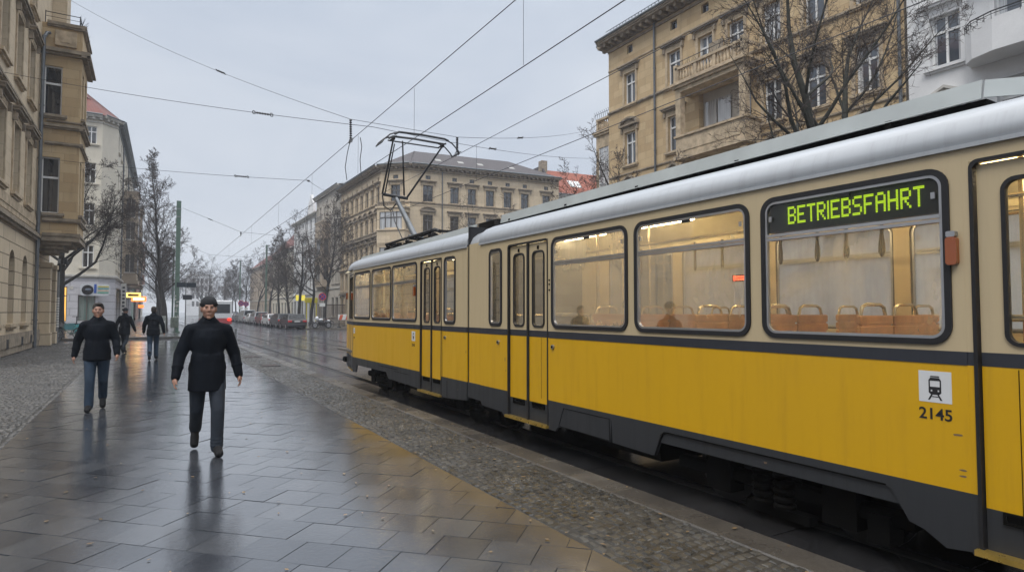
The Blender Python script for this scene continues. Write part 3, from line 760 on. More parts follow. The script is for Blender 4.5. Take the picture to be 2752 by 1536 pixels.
m = F.mb(); m.box(4.2, 8.4, -1.1, .012, 5.0, 14.0); m.box(4.1, 8.5, -1.2, .012, 14.001, 14.15); m.box(4.4, 8.2, -.8, .012, 4.6, 4.999); orl = m.build('oriel', CREAM2, B)
for z in (6, 9.6):
    for nm_, mt, yy in (('window_frame', FRG, 0), ('pane', GLD, .03)):
        m = F.mb()
        if yy: m.box(5.3, 7.3, -1.125, -1.1, z, z + 2); m.box(8.4, 8.425, -.85, -.25, z, z + 2.)
        else:
            for u in (5.2, 6.25, 7.3): m.box(u, u + .1, -1.15, -1.1, z - .1, z + 2.1)
            m.box(5.3, 7.3, -1.15, -1.1, z + 2, z + 2.1); m.box(5.1, 7.5, -1.2, -1.1, z - .2, z - .1)
        m.build(nm_, mt, orl)
m = F.mb()
m.path([(4.2, -1.1, 14.9), (8.4, -1.1, 14.9)], .03, 5)
for i in range(12): m.tube((4.3 + i * .36, -1.1, 14.15), (4.3 + i * .36, -1.1, 14.9), .02, n=4)
m.build('railing', IRON, orl)
body(B, [(21.98, 80.95), (34, 80.95), (34, 94.5), (21.98, 94.5)], EZ2 - .05); hiproof(B, [(21.6, 80.9), (34, 80.9), (34, 94.6), (21.6, 94.6)], EZ2 + .1, 1.8, 3.5, ZINC)

# ================= houses further down the right side =================
def row_house(label, x, ya, yb, ez, mat, roofmat, rise, wcols, rows, side=-1, frame=FRG, inset=3.5, balc=0, gable=False, depth=12):
    Bh = thing('apartment_building', (x, (ya + yb) / 2, 0), label, 'building')
    F = Facade(Bh, (x, yb), (x, ya)) if side < 0 else Facade(Bh, (x, ya), (x, yb))
    S = dict(frame=frame, hood=None, glass=GLD, trim=mat, rev=.18, sill=True, surround=False); n = wcols; H = []
    for i in range(n):
        for z in rows: H.append((F.len * (i + .5) / n, z, .95, 1.8, S))
        H.append((F.len * (i + .5) / n, .5, 1.6, 2.8, dict(S, sill=False)))
    F.wall(0, ez, H, mat); F.windows(H); F.cornice(ez, .45, TRIMW, gutter=False); F.band(4.1, .22, .15, TRIMW)
    xx = x - side * .36; xo = x - side * depth; a_, b_ = (ya + .05, yb - .05)
    pl = [(xx, a_), (xo, a_), (xo, b_), (xx, b_)]
    if side > 0: pl = pl[::-1]
    body(Bh, pl, ez - .05, mat)
    pr = [(x, ya), (xo, ya), (xo, yb), (x, yb)]
    if side > 0: pr = pr[::-1]
    hiproof(Bh, pr, ez + .1, rise, inset, roofmat)
    for k in range(balc):
        for z in rows[1:]:
            u = F.len * (k + .5) / balc; m = F.mb(); m.box(u - 1.3, u + 1.3, -1.2, .012, z - .5, z - .3); m.box(u - 1.3, u + 1.3, -1.2, -1.14, z - .299, z + .6)
            m.box(u - 1.3, u - 1.24, -1.139, .012, z - .299, z + .6); m.box(u + 1.24, u + 1.3, -1.139, .012, z - .299, z + .6); m.build('balcony', mat, Bh)
    if gable:
        m = F.mb(); u = F.len * .75; m.panel([[(u - 2, ez), (u + 2, ez), (u + 1.6, ez + 2), (u + .6, ez + 2.6), (u, ez + 3.4), (u - .6, ez + 2.6), (u - 1.6, ez + 2)]], lambda a, b, d: (a, d, b), -.1, .3); m.build('gable', mat, Bh)
    return Bh, F
row_house('white house with a scrolled gable and red roof, left of the grey oriel house', 21.8, 94.8, 112, 16.6, WHITER, RTILE, 2.2, 6, (5.2, 8.4, 11.6, 14.2), gable=True, balc=1)
row_house('cream house under a tall red tiled roof, halfway down the right side', 22.6, 112.3, 138, 13.2, CREAM, RTILE, 4.4, 8, (5, 8, 10.9))
row_house('beige house far down the right side behind the crowns of the street trees', 23.5, 140, 178, 12.5, CREAM2, RTILE, 3.5, 10, (5, 8, 10.4))
Bh, F = row_house('pale white office block closing the view at the end of the street', 13.8, 262, 300, 15.6, WHITER, ZINC, .6, 10, (5, 8.2, 11.4, 14.4), depth=7.4)
G = Facade(Bh, (13.7, 261), (21.4, 261)); H = [(.9 + 1.45 * i, z, .9, 1.9, dict(frame=FRG, hood=None, glass=GLD, rev=.15, surround=False, sill=False)) for i in range(5) for z in (3.5, 6.4, 9.3, 12.2)]
G.wall(0, 15.6, H, WHITER, 'end_wall'); G.windows(H); G.cornice(15.6, .3, TRIMW, gutter=False)

# ================= left side: cream corner house =================
B = thing('apartment_building', (-3, 67, 0), 'cream corner house with grey painted shop floor and red roof on the left', 'building')
q0, q1, q2, q3 = (-34, 67), (-3.9, 67), (-2.75, 68.4), (-2.05, 102)
EZ = 19.3; S = dict(frame=FRW, hood=None, glass=GLD, trim=CREAM, rev=.2, surround=False)
rows = [(5.55, 2.0), (9.35, 2.0), (13.2, 1.85), (16.8, 1.6)]
F = Facade(B, q0, q1); H = [(u + 34, z, .85, h, S) for u in (-4.75, -7.9, -11.5, -15.5, -20, -25, -30) for z, h in rows]
SHOP = dict(frame=FRD, hood=None, glass=emit('warm_shop_light', (1, .50, .10), 1.0), rev=.2, surround=False, sill=False, mull=0, tz=.72)
SHOP2 = dict(frame=FRD, hood=None, glass=glass_window('shop_glass', (.10, .16, .15), (.3, .35, .34)), rev=.2, surround=False, sill=False, mull=1, transom=False)
H2 = [(34 - 6.95, .7, 1.5, 3.1, SHOP), (34 - 4.75, .75, 1.3, 2.3, SHOP2)]
F.wall(4.75, EZ, H, CREAM); F.wall(0, 4.75, H2, LILAC, 'shop_wall'); F.windows(H + H2)
F.band(4.62, .3, .2, TRIMW); F.cornice(EZ, .45, TRIMW)
m = F.mb(); m.box(20, 34 - 3.9, -.035, .005, 0.0, .55); m.build('teal_plinth', simple('teal_paint', (.03, .13, .15), .5), B)
sg = F.mb(); sg.bevbox(34 - 6.05, 34 - 5.75, -.03, 0, 3.55, 3.85); sg.build('house_number_plate', TRIMW, B)
F = Facade(B, q1, q2); F.wall(4.75, EZ, [], CREAM); F.wall(0, 4.75, [], LILAC, 'shop_wall'); F.band(4.62, .3, .2, TRIMW, ext=.1); F.cornice(EZ, .45, TRIMW, ext=.15)
F = Facade(B, q2, q3); cols = [1.6, 5, 9.0, 14.6, 20, 24, 28, 32]
H = [(u, z, .95, h, S) for u in cols for z, h in rows]; H2 = [(u, .5, 2.0, 3.1, dict(SHOP2)) for u in (4, 8, 12.5, 17, 21.5, 26, 30.5)]
F.wall(4.75, EZ, H, CREAM); F.wall(0, 4.75, H2, LILAC, 'shop_wall'); F.windows(H + H2); F.band(4.62, .3, .2, TRIMW); F.cornice(EZ, .5, ZINC)
F.pipe(7.3, 4.9, EZ, .07); F.pipe(17.2, 4.9, EZ, .07)
for a, b, top in ((10.8, 15.6, 14.6), (24, 28.5, 14.6)):
    m = F.mb(); m.box(a, b, -1.35, .012, 5.0, top); m.box(a - .1, b + .1, -1.5, .012, top + .001, top + .18); m.box(a - .15, b + .15, -1.5, .012, 4.6, 4.999); orl = m.build('oriel', CREAM2, B)
    for z in (5.9, 9.5, 12.4 - .4):
        m = F.mb(); m.box(a - .03, a + .0, -1.1, -.3, z, z + 1.9); m.box(a + 1, a + 1.9, -1.38, -1.35, z, z + 1.9); m.box(a + 2.8, a + 3.7, -1.38, -1.35, z, z + 1.9); m.build('pane', GLD, orl)
        m = F.mb(); m.box(a - .12, a - .0, -1.2, -.2, z - .12, z - .001); m.box(a - .05, a - .03, -.74, -.68, z, z + 1.9); m.build('sill', TRIMW, orl)
    m = F.mb(); m.path([(a, -.1, top + .9), (a, -1.4, top + .9), (b, -1.4, top + .9), (b, -.1, top + .9)], .03, 5)
    for i in range(8): m.tube((a, -.2 - .17 * i, top + .18), (a, -.2 - .17 * i, top + .9), .018, n=4)
    m.build('railing', IRON, orl)
m = F.mb()
m.add([(3, -.02, 3.9), (22, -.02, 3.9), (22, -1.3, 3.3), (3, -1.3, 3.3)], [(0, 1, 2, 3)]); m.build('awning', simple('dark_awning', (.05, .045, .05), .7), B)
body(B, [(-34, 67.4), (-4.05, 67.4), (-3.15, 68.5), (-2.45, 101.9), (-16, 101.9), (-16, 80), (-34, 80)], EZ - .05, CREAM)
hiproof(B, [(-34, 67), (-3.9, 67), (-2.75, 68.4), (-2.05, 102), (-15, 102), (-15, 79), (-34, 79)], EZ + .1, 3.6, 4.4, RTILE, .45)
row_house('mint green balcony house beyond the cream corner house', -2.2, 102.3, 128, 18.6, MINT, RTILE, 2.5, 8, (5, 8.3, 11.6, 14.9), side=1, frame=FRW, balc=4)
row_house('pink brick coloured house far down the left side', -1.9, 128.3, 168, 17.2, PINK, RTILE, 2.5, 12, (5, 8, 11.4, 14.2), side=1, frame=FRW, balc=2)
row_house('pale yellow house furthest down the left side', -1.5, 168.5, 230, 14.5, CREAM, RTILE, 2.5, 14, (5, 8, 11), side=1, frame=FRW)

# ================= near left sandstone house with box oriel =================
B = thing('apartment_building', (-4.4, 30, 0), 'sandstone house with stacked box oriel and rusticated arches at the left edge', 'building')
XF = -4.4; Y0 = 22.0; F = Facade(B, (XF, Y0), (XF, 39.0)); uy = lambda y: y - Y0
S = dict(frame=FRG, hood='flat', glass=GLD, rev=.28, hoodmat=SANDTD, trim=SANDT); cols = [uy(y) for y in (32.0, 29.2, 26.4, 23.6)]
rows = [(6.0, 2.6), (10.3, 2.4), (14.2, 2.3), (18.0, 2.0)]
H = [(u, z, 1.25, h, S) for u in cols for z, h in rows]
HA = [(u, 1.15, 1.15, 2.75, dict(frame=FRG, glass=GLD, arch=True, surround=False, sill=True, transom=False, mull=0, rev=.3, trim=SANDT)) for u in cols]
HP = [(uy(37.0), 0.02, 1.5, 3.6, dict(frame=FRD, glass=GLD, surround=False, sill=False, mull=1, rev=.4))]
F.wall(4.8, 22, H, SANDL, rev=.32); F.wall(0, 4.8, HA + HP, RUST, 'ground_floor_wall', rev=.42); F.windows(H + HA + HP)
F.band(4.75, .3, .22, SANDTD); F.band(9.35, .2, .15, SANDTD, u1=uy(34.5)); F.band(13.4, .2, .15, SANDTD, u1=uy(34.5)); F.band(17.4, .16, .1, SANDTD, u1=uy(34.5)); F.cornice(22, .7, SANDTD)
F.band(5.2, .55, .06, SANDT, u1=uy(34.5), name='panel_course')
F.band(0.02, .75, .1, SANDTD, name='plinth', u1=uy(36.1))
for yy in (36.0, 37.95):
    m = F.mb(); m.box(uy(yy), uy(yy) + .5, -.42, .012, 0, 3.7); m.box(uy(yy) - .05, uy(yy) + .55, -.48, .012, 0, .6); m.box(uy(yy) - .04, uy(yy) + .54, -.47, .012, 3.701, 3.9); m.build('portal_pier', RUST, B)
F.pipe(uy(34.15), 0.0, 14.0, .075, -.12)
m = F.mb(); m.path([(uy(34.15), -.12, 13.9), (uy(34.3), -.2, 14.2), (uy(34.42), -.3, 14.25)], .075, 8); m.build('downpipe', PIPE, B)
for u in (uy(31), uy(33.2), uy(28)):
    m = F.mb(); m.box(u, u + .45, -.105, -.101, .25, .6); m.build('cellar_grille', IRON, B)
# upper bay rising beyond the oriel
m = F.mb(); m.box(uy(37.45), uy(38.95), -.6, .012, 4.85, 22)
m.build('risalit', SANDL, B)
# box oriel
ox, oa, ob = -1.52, uy(34.5), uy(37.4); zb = 4.95
FB = Facade(B, (XF, 34.5), (-2.88, 34.5)); FS = Facade(B, (-2.88, 34.5), (-2.88, 37.4)); FE = Facade(B, (-2.88, 37.4), (XF, 37.4))
SO = dict(frame=FRW, glass=GLD, hood=None, surround=False, sill=True, mull=0, rev=.18, tz=.62, trim=SANDTD, t=.06)
SOs = dict(SO, mull=0)
for fc, hh in ((FB, [(.46, z, .68, h, SO) for z, h in ((6.05, 2.55), (10.55, 2.25))]), (FS, [(u, z, .8, h, SOs) for u in (.75, 2.15) for z, h in ((6.05, 2.55), (10.55, 2.25))]), (FE, [])):
    w_ = fc.wall(zb, 14.75, hh, SAND, 'oriel_wall', rev=.2); fc.windows(hh)
    e = .0
    for z, h, d in ((5.62, .2, .14), (9.15, .16, .13), (9.9, .22, .2), (10.2, .1, .08), (13.3, .28, .34), (14.6, .24, .16), (4.95, .2, .12)):
        fc.band(z, h, d, SANDTD, ext=d * .98 if fc is not FE else 0, u0=(.35 if fc is FB else 0))
m = MB(); m.box(XF + .05, -2.95, 34.6, 37.3, 14.6, 14.7); m.box(XF + .05, -2.95, 34.6, 37.3, 4.96, 5.1); m.build('oriel_floor', SANDTD, B)
m = MB()
for i in range(4): m.box(XF - .02, -2.78 - .32 * i, 34.4 + .16 * i, 37.5 - .16 * i, 4.94 - .16 * (i + 1), 4.939 - .16 * i)
m.build('oriel_corbel', SANDTD, B)
m = MB(); m.box(XF + .5, -3.1, 34.36, 34.498, 13.75, 14.45); m.box(XF + .7, -3.35, 34.33, 34.36, 13.9, 14.3); m.build('parapet_panel', SANDT, B)
m = MB()
for p in ((XF + .1, 34.6), (-3, 34.6), (-3, 36), (-3, 37.3)): m.tube((p[0], p[1], 14.8), (p[0], p[1], 15.35), .02, n=5)
m.path([(XF + .1, 34.6, 15.3), (-3, 34.6, 15.3), (-3, 37.3, 15.3)], .02, 5); m.path([(XF + .1, 34.6, 15.1), (-3, 34.6, 15.1), (-3, 37.3, 15.1)], .012, 5)
rg = random.Random(8)
for i in range(40):
    y = 34.6 + rg.random() * 2.7; m.tube((-2.98, y, 14.9), (-2.9 + rg.uniform(-.15, .2), y + rg.uniform(-.1, .1), 15.0 + rg.random() * .5), .012, .004, 4)
m.build('terrace_railing', IRON, B)
body(B, [(XF - .45, Y0), (XF - .45, 38.9), (-20, 38.9), (-20, Y0)], 21.9, SANDL); hiproof(B, [(-20, Y0), (XF, Y0), (XF, 39), (-20, 39)], 22.1, 3, 4, RTILE)
row_house('unseen pale rendered house added on the left for the tram window reflections', -26, -22, 12, 16, CREAM2, RTILE, 2.5, 10, (5, 8.3, 11.6), side=1, frame=FRW)  # out-of-view house, added to keep bright sky out of the tram window reflections
# ================= tram =================
TX = 5.3; HW = 1.1; NX = TX - HW     # near side plane x = 4.2
def paint(name, col, dirt, rough=.32, coat=.25, streak=.45):
    m, nt, b = newmat(name); uv = coord(nt, 'UV')
    n1 = noise(nt, coord(nt, 'UV', scale=(1.0, .5, 1)), 1.1, 5, .6); n2 = noise(nt, coord(nt, 'UV', scale=(7, .5, 1)), 1.5, 6, .7); n3 = noise(nt, uv, 60, 3)
    c = mix(nt, ramp(nt, n1, [(.3, 0), (.75, .35)]), col, tuple(x * .8 for x in col))
    c = mix(nt, ramp(nt, n2, [(.5, 0), (.85, streak)]), c, dirt); c = mix(nt, ramp(nt, n3, [(.6, 0), (.8, .12)]), c, dirt)
    L(nt, c, b.inputs['Base Color']); b.inputs['Coat Weight'].default_value = coat; b.inputs['Coat Roughness'].default_value = .12
    L(nt, ramp(nt, n2, [(.3, rough), (.8, rough + .22)]), b.inputs['Roughness'])
    L(nt, bump(nt, noise(nt, uv, 1.6, 2), .006, .5), b.inputs['Normal']); return m
YEL = paint('tram_yellow', (.60, .335, .001), (.33, .18, .01), coat=.1, streak=.4); CRM = paint('tram_cream', (.50, .40, .245), (.30, .24, .15), streak=.3)
GRY = paint('tram_grey_skirt', (.021, .023, .027), (.015, .014, .013), .5, .1); STR = paint('tram_belt_stripe', (.018, .021, .030), (.015, .015, .015), .45, .1)
ROOF = paint('tram_white_roof', (.35, .37, .395), (.15, .15, .15), .28, .35, .5); FAIR = simple('roof_fairing_metal', (.36, .385, .38), .38, .1, var=.15, vscale=2)
ALU = simple('aluminium_trim', (.38, .38, .39), .33, .85, var=.1); DARK = simple('underframe', (.004, .0038, .0035), .9, var=.4, spec=.08); GOLD = simple('brass_step_edge', (.62, .42, .10), .3, .8, var=.25)
INT = simple('interior_panel', (.52, .44, .27), .5, var=.1); FLOORM = simple('tram_floor', (.10, .09, .08), .6); WOOD = simple('slatted_seat_wood', (.42, .165, .05), .38, var=.3, vscale=9); CHR = simple('chrome_tube', (.6, .5, .34), .22, .9, var=.05)
LAMP = emit('ceiling_tube', (1, .79, .46), 26.0); ORANGE = simple('orange_lens', (.26, .055, .004), .25, coat=.5, var=.2); SOOT = simple('sooty_steel', (.018, .017, .017), .6, .4, var=.4)
PANT = simple('pantograph_tube', (.05, .05, .052), .45, .5); STRAP = simple('grey_strap', (.07, .06, .045), .6)
def fog_glass(name, base=.10, top=.42, tint=(.66, .62, .52), refl=.35):
    """steamed-up pane: clear where wiped, milky with condensation elsewhere"""
    m = bpy.data.materials.new(name); m.use_nodes = True; nt = m.node_tree; nt.nodes.clear()
    uv = coord(nt, 'UV'); tr = N(nt, 'ShaderNodeBsdfTransparent'); tr.inputs[0].default_value = (.80, .79, .74, 1)
    tl = N(nt, 'ShaderNodeBsdfTranslucent'); tl.inputs[0].default_value = c4(tint); df = N(nt, 'ShaderNodeBsdfDiffuse'); df.inputs[0].default_value = c4(tuple(x * .62 for x in tint))
    a = N(nt, 'ShaderNodeMixShader'); a.inputs[0].default_value = .18; L(nt, tl.outputs[0], a.inputs[1]); L(nt, df.outputs[0], a.inputs[2])
    n1 = noise(nt, coord(nt, 'UV', scale=(1.1, .8, 1)), 1.7, 6, .6, .5); n2 = noise(nt, coord(nt, 'UV', scale=(9, .8, 1)), 2.2, 4, .6)
    f1 = ramp(nt, n1, [(.32, base), (.72, top)]); f2 = ramp(nt, n2, [(.3, .9), (.7, 1.1)])
    mu = N(nt, 'ShaderNodeMath', operation='MULTIPLY'); L(nt, f1, mu.inputs[0]); L(nt, f2, mu.inputs[1])
    b = N(nt, 'ShaderNodeMixShader'); L(nt, mu.outputs[0], b.inputs[0]); L(nt, tr.outputs[0], b.inputs[1]); L(nt, a.outputs[0], b.inputs[2])
    gl = N(nt, 'ShaderNodeBsdfGlossy'); gl.inputs['Roughness'].default_value = .03; gl.inputs[0].default_value = (.9, .92, .95, 1)
    fr = N(nt, 'ShaderNodeFresnel'); fr.inputs[0].default_value = 1.45; fm_ = N(nt, 'ShaderNodeMath', operation='MULTIPLY'); L(nt, fr.outputs[0], fm_.inputs[0]); fm_.inputs[1].default_value = refl
    c = N(nt, 'ShaderNodeMixShader'); L(nt, fm_.outputs[0], c.inputs[0]); L(nt, b.outputs[0], c.inputs[1]); L(nt, gl.outputs[0], c.inputs[2])
    o = N(nt, 'ShaderNodeOutputMaterial'); L(nt, c.outputs[0], o.inputs[0]); return m
FOG2 = fog_glass('steamed_glass_far_side', .55, .92, (.72, .72, .74)); FOG = fog_glass('steamed_glass'); FOG1 = fog_glass('steamed_glass_heavy', .32, .7); CLR = fog_glass('door_glass', .08, .25, (.5, .5, .46))
TR = thing('tram', (TX, 8, ROADZ), 'yellow and cream articulated tram reading BETRIEBSFAHRT along the kerb', 'tram')

def rrect(y0, y1, z0, z1, r, n=6):
    P = []
    for cx, cz, a in ((y1 - r, z1 - r, 0), (y0 + r, z1 - r, 90), (y0 + r, z0 + r, 180), (y1 - r, z0 + r, 270)):
        P += [(cx + r * math.cos(R(a + 90 * i / n)), cz + r * math.sin(R(a + 90 * i / n))) for i in range(n + 1)]
    return P
def inset(y0, y1, z0, z1, r, d): return rrect(y0 + d, y1 - d, z0 + d, z1 - d, max(.01, r - d))
def side(sx, yb=None, yslope=None):
    """maps panel (y,z,depth) to world; depth positive outwards, sx=-1 near side, +1 far side"""
    return lambda a, b, d: (TX + sx * (HW + d), a, b)
def slant(sx, ya, yb, dx):            # tapered end from ya (full width) to yb (narrower by dx)
    return lambda a, b, d: (TX + sx * (HW + d - dx * (a - ya) / (yb - ya)), a, b)
def rect(y0, y1, z0, z1): return [(y0, z0), (y1, z0), (y1, z1), (y0, z1)]
def add_window(y0, y1, z0, z1, r, fn, trans=None, glass=None, parent=TR, gask=.038, topg=None):
    m = MB(); m.panel([rrect(y0, y1, z0, z1, r), inset(y0, y1, z0, z1, r, gask)], fn, .014, -.02); wd = m.build('window', BLACK, parent, 30)
    m = MB(); m.panel([inset(y0, y1, z0, z1, r, gask), inset(y0, y1, z0, z1, r, gask + .018)], fn, .008, -.02)
    if trans: 
        m.panel([rect(y0 + gask + .012, y1 - gask - .012, trans, trans + .022)], fn, .007, -.015); m.panel([rect(y0 + gask + .012, y1 - gask - .012, trans + .028, trans + .05)], fn, .012, -.015)
        for yy in (y0 + gask + .05, y1 - gask - .05): m.panel([rect(yy - .012, yy + .012, (trans + z1) / 2 - .02, (trans + z1) / 2 + .02)], fn, .012, 0)
    m.build('frame', ALU, wd, 30)
    if topg:
        m = MB(); m.panel([rect(y0 + gask, y1 - gask, z0 + gask, trans + .01)], fn, -.008, -.010, back=False); m.build('pane', glass or FOG, wd)
        m = MB(); m.panel([rect(y0 + gask, y1 - gask, trans + .04, z1 - gask)], fn, -.008, -.010, back=False); m.build('vent_pane', topg, wd)
    else:
        m = MB(); m.panel([inset(y0, y1, z0, z1, r, gask + .005)], fn, -.008, -.010, back=False); m.build('pane', glass or FOG, wd)
    if trans and abs(y1 - y0) > 1:
        m = MB(); m.panel([rect((y0 + y1) / 2 - .05, (y0 + y1) / 2 + .05, z1 - gask - .045, z1 - gask - .02)], fn, .006, -.004); m.build('vent_latch', BLACK, wd)
    return wd
ZB, Z1, Z2, ZT = .53, 1.28, 1.36, 2.62
def lamp(y, z, fn):
    m = MB(); m.panel([rrect(y - .03, y + .03, z - .085, z + .085, .02)], fn, .04, .0); l = m.build('marker_lamp', ORANGE, TR, 30)
    m = MB(); m.panel([rrect(y - .025, y + .025, z + .085, z + .12, .01)], fn, .04, .0); m.build('lamp_cap', ALU, l)
def button(y, z, fn):
    m = MB(); a = fn(y, z, 0); b = fn(y, z, .02); m.tube(a, b, .028, n=14); q_ = m.build('door_button', ALU, TR, 30)
    m = MB(); m.tube(b, fn(y, z, .026), .014, n=12); m.build('push_disc', DARK, q_)
def door(y0, y1, fn, leaves=2, open_=0, wz=(1.40, 2.37)):
    """double-leaf folding door recessed in its opening, dark rubber seals"""
    d = -.028; ym = (y0 + y1) / 2; w_ = (y1 - y0) / leaves
    m = MB(); m.panel([rrect(y0 - .020, y1 + .020, .19, 2.50, .05), rrect(y0, y1, .20, 2.48, .04)], fn, .006, -.05); m.build('door_seal', BLACK, TR)
    for z0, z1, mt in ((.18, ZB, GRY), (ZB, Z1, YEL), (Z1, Z2, STR), (Z2, 2.49, CRM)):
        for ya, yb in ((y0 - .058, y0 - .018), (y1 + .018, y1 + .058)):
            m = MB(); m.panel([rect(ya, yb, z0, z1)], fn, -.001, -.03); m.build('door_jamb', mt, TR)
    for k in range(leaves):
        a, b = y0 + .008 + k * w_, y0 - .008 + (k + 1) * w_
        wa, wb = (a + .085, b - .085) if leaves == 2 else (a + .12, b - .12)
        hole = rrect(wa, wb, wz[0], wz[1], .075)
        m = MB(); m.panel([rect(a, b, Z2, 2.47), hole], fn, d, d - .03, 0); m.panel([rect(a, b, Z1, Z2)], fn, d + .002, d - .03, 1)
        m.panel([rect(a, b, ZB - .07, Z1)], fn, d, d - .03, 2); m.panel([rect(a, b, .22, ZB - .07)], fn, d, d - .03, 3)
        dr = m.build('door', [CRM, STR, YEL, GRY], TR)
        m = MB(); m.panel([hole, inset(wa, wb, wz[0], wz[1], .075, .022)], fn, d + .012, d - .03); m.build('gasket', BLACK, dr, 30)
        m = MB(); m.panel([inset(wa, wb, wz[0], wz[1], .075, .01)], fn, d - .008, d - .012, back=False); m.build('pane', CLR, dr)
        m = MB(); va, vb = (a + .1, b - .1); m.panel([rect(va - .015, vb + .015, .39, .46), rect(va, vb, .405, .445)], fn, d + .014, d)
        for i in range(7): u = va + (vb - va) * (i + .5) / 7; m.panel([rect(u - .006, u + .006, .405, .445)], fn, d + .008, d)
        m.panel([rect(va, vb, .405, .445)], fn, d + .001, d); m.build('vent', DARK, dr)
        m = MB(); m.panel([rect((a + b) / 2 - .012, (a + b) / 2 + .012, 2.385, 2.43)], fn, d + .016, d); m.build('hinge_pin', DARK, dr)
    if leaves == 2:
        m = MB(); m.panel([rect(ym - .02, ym + .02, .21, 2.475)], fn, d + .02, d - .03); m.build('door_seal', BLACK, TR)
    m = MB(); p, q_ = fn(y0 - .02, .205, .03), fn(y1 + .02, .205, .03)
    m.panel([rect(y0 - .03, y1 + .03, .19, .222)], fn, .045, -.04); m.build('door_step', GOLD, TR)
def skirt(fn, prof, name='skirt'):
    m = MB(); m.panel([prof], fn, .0, -.03); return m.build(name, GRY, TR)
def solid(y0, y1, fn, holes=(), zt=ZT):
    m = MB(); m.panel([rect(y0, y1, Z2, zt)] + [inset(*h[:4], h[4], .02) for h in holes], fn, 0, -.03); m.build('upper_panel', CRM, TR)
    m = MB(); m.panel([rect(y0, y1, Z1, Z2)], fn, .004, -.03); m.build('belt_stripe', STR, TR)
    m = MB(); m.panel([rect(y0, y1, ZB, Z1)], fn, .0, -.03); m.build('lower_panel', YEL, TR)
def seam(y, z0, z1, fn, w_=.006):
    m = MB(); m.panel([rect(y - w_ / 2, y + w_ / 2, z0, z1)], fn, .0025, 0); return m.build('panel_seam', DARK, TR)
YEND = -6.5
for sx in (-1, 1):
    fn = side(sx); near = sx < 0
    # --- main car
    W1 = [(6.17, 4.79), (4.69, 3.31), (3.20, 1.86)]; big = [(min(a, b), max(a, b), 1.395, 2.49, .12) for a, b in W1]
    nar = [(7.38, 7.75, 1.395, 2.48, .09)]
    extra = [(-.95, .35, 1.395, 2.49, .12), (-2.45, -1.1, 1.395, 2.49, .12), (-3.95, -2.6, 1.395, 2.49, .12)]
    if near:
        solid(7.26, 8.02, fn, nar); solid(1.79, 6.22, fn, big); solid(YEND, .62, fn, extra)
        for a, b in ((6.21, 7.27), (.61, 1.80), (9.37, 10.39)):
            m = MB(); m.panel([rect(a, b, 2.49, ZT)], fn, -.001, -.03); m.build('door_header', CRM, TR)
        door(6.27, 7.21, fn); door(.68, 1.735, fn, 1)
        solid(8.02, 8.43, side(sx) if False else (lambda a, b, d: (TX - (HW + d - .02), a, b)))
    else:
        solid(YEND, 8.43, fn, nar + big + extra + [(6.3, 7.1, 1.395, 2.48, .1), (.7, 1.6, 1.395, 2.48, .1)])
        add_window(6.3, 7.1, 1.395, 2.48, .1, fn, glass=CLR); add_window(.7, 1.6, 1.395, 2.48, .1, fn, glass=CLR)
    add_window(*nar[0], fn, glass=CLR)
    for i, h in enumerate(big + extra): add_window(*h, fn, trans=2.15, glass=(FOG2 if not near else FOG1 if i == 0 else FOG), topg=(CLR if i == 2 and near else None))
    skirt(fn, [(1.79, ZB), (1.79, .19), (1.93, .17), (2.05, .245), (2.14, .27), (2.25, .45), (2.30, .465), (4.27, .465), (4.33, .44), (4.42, .235), (4.46, .225), (5.05, .235), (5.07, .47), (5.09, .235) , (5.96, .25), (6.06, .23), (6.10, .18), (6.22, .18), (6.22, ZB)])
    skirt(fn, [(7.26, ZB), (7.26, .18), (7.34, .19), (7.38, .23), (7.97, .245), (8.02, .30), (8.43, .31), (8.43, ZB)])
    skirt(fn, [(YEND, ZB), (YEND, .2), (-4.5, .2), (-4.4, .45), (-2.1, .45), (-2.0, .2), (.62, .18), (.62, ZB)])
    # recessed lower apron and access flap
    m = MB(); m.panel([[(2.16, .47), (2.2, .36), (4.38, .36), (4.30, .47)]], fn, -.012, -.04); m.build('apron', GRY, TR)
    m = MB(); m.panel([[(5.10, .475), (5.09, .24), (6.03, .25), (5.93, .475)], [(5.106, .469), (5.098, .247), (6.022, .257), (5.925, .469)]], fn, .004, -.002)
    m.panel([[(2.28, .462), (2.28, .472), (4.30, .474), (4.345, .44), (4.43, .232), (4.42, .23), (4.325, .44), (4.28, .464)]], fn, .006, -.002); m.build('skirt_edging', DARK, TR)
    # --- rear car
    rw = [(10.50, 11.82, 1.41, 2.51, .10), (11.88, 13.12, 1.42, 2.51, .10), (13.22, 14.44, 1.43, 2.51, .10)]; n2 = [(8.87, 9.31, 1.395, 2.49, .09)]
    if near: solid(10.38, 14.5, fn, rw); solid(8.47, 9.38, fn, n2); door(9.43, 10.33, fn)
    else: solid(8.47, 14.5, fn, rw + n2)
    add_window(*n2[0], fn, glass=CLR)
    for h in rw: add_window(*h, fn, trans=2.13, glass=(FOG1 if near else FOG2))
    skirt(fn, [(10.38, ZB), (10.38, .19), (10.5, .23), (12.01, .25), (12.16, .37), (14.2, .36), (14.26, .19), (14.5, .17), (14.5, ZB)])
    skirt(fn, [(8.47, ZB), (8.47, .25), (9.19, .20), (9.38, .2), (9.38, ZB)])
    m = MB()
    for y in (9.185,): m.panel([rect(y - .004, y + .004, .2, .48)], fn, .003, 0)
    m.panel([[(11.5, .475), (12.6, .475), (12.6, .468), (11.5, .468)]], fn, .003, 0); m.panel([[(10.9, .43), (11.7, .43), (11.7, .424), (10.9, .424)]], fn, .003, 0)
    m.build('skirt_edging', DARK, TR)
    # tapered cab end
    fs = slant(sx, 14.5, 16.2, .32)
    m = MB(); hole = rrect(14.62, 15.05, .95 if False else 1.42, 2.44, .06)
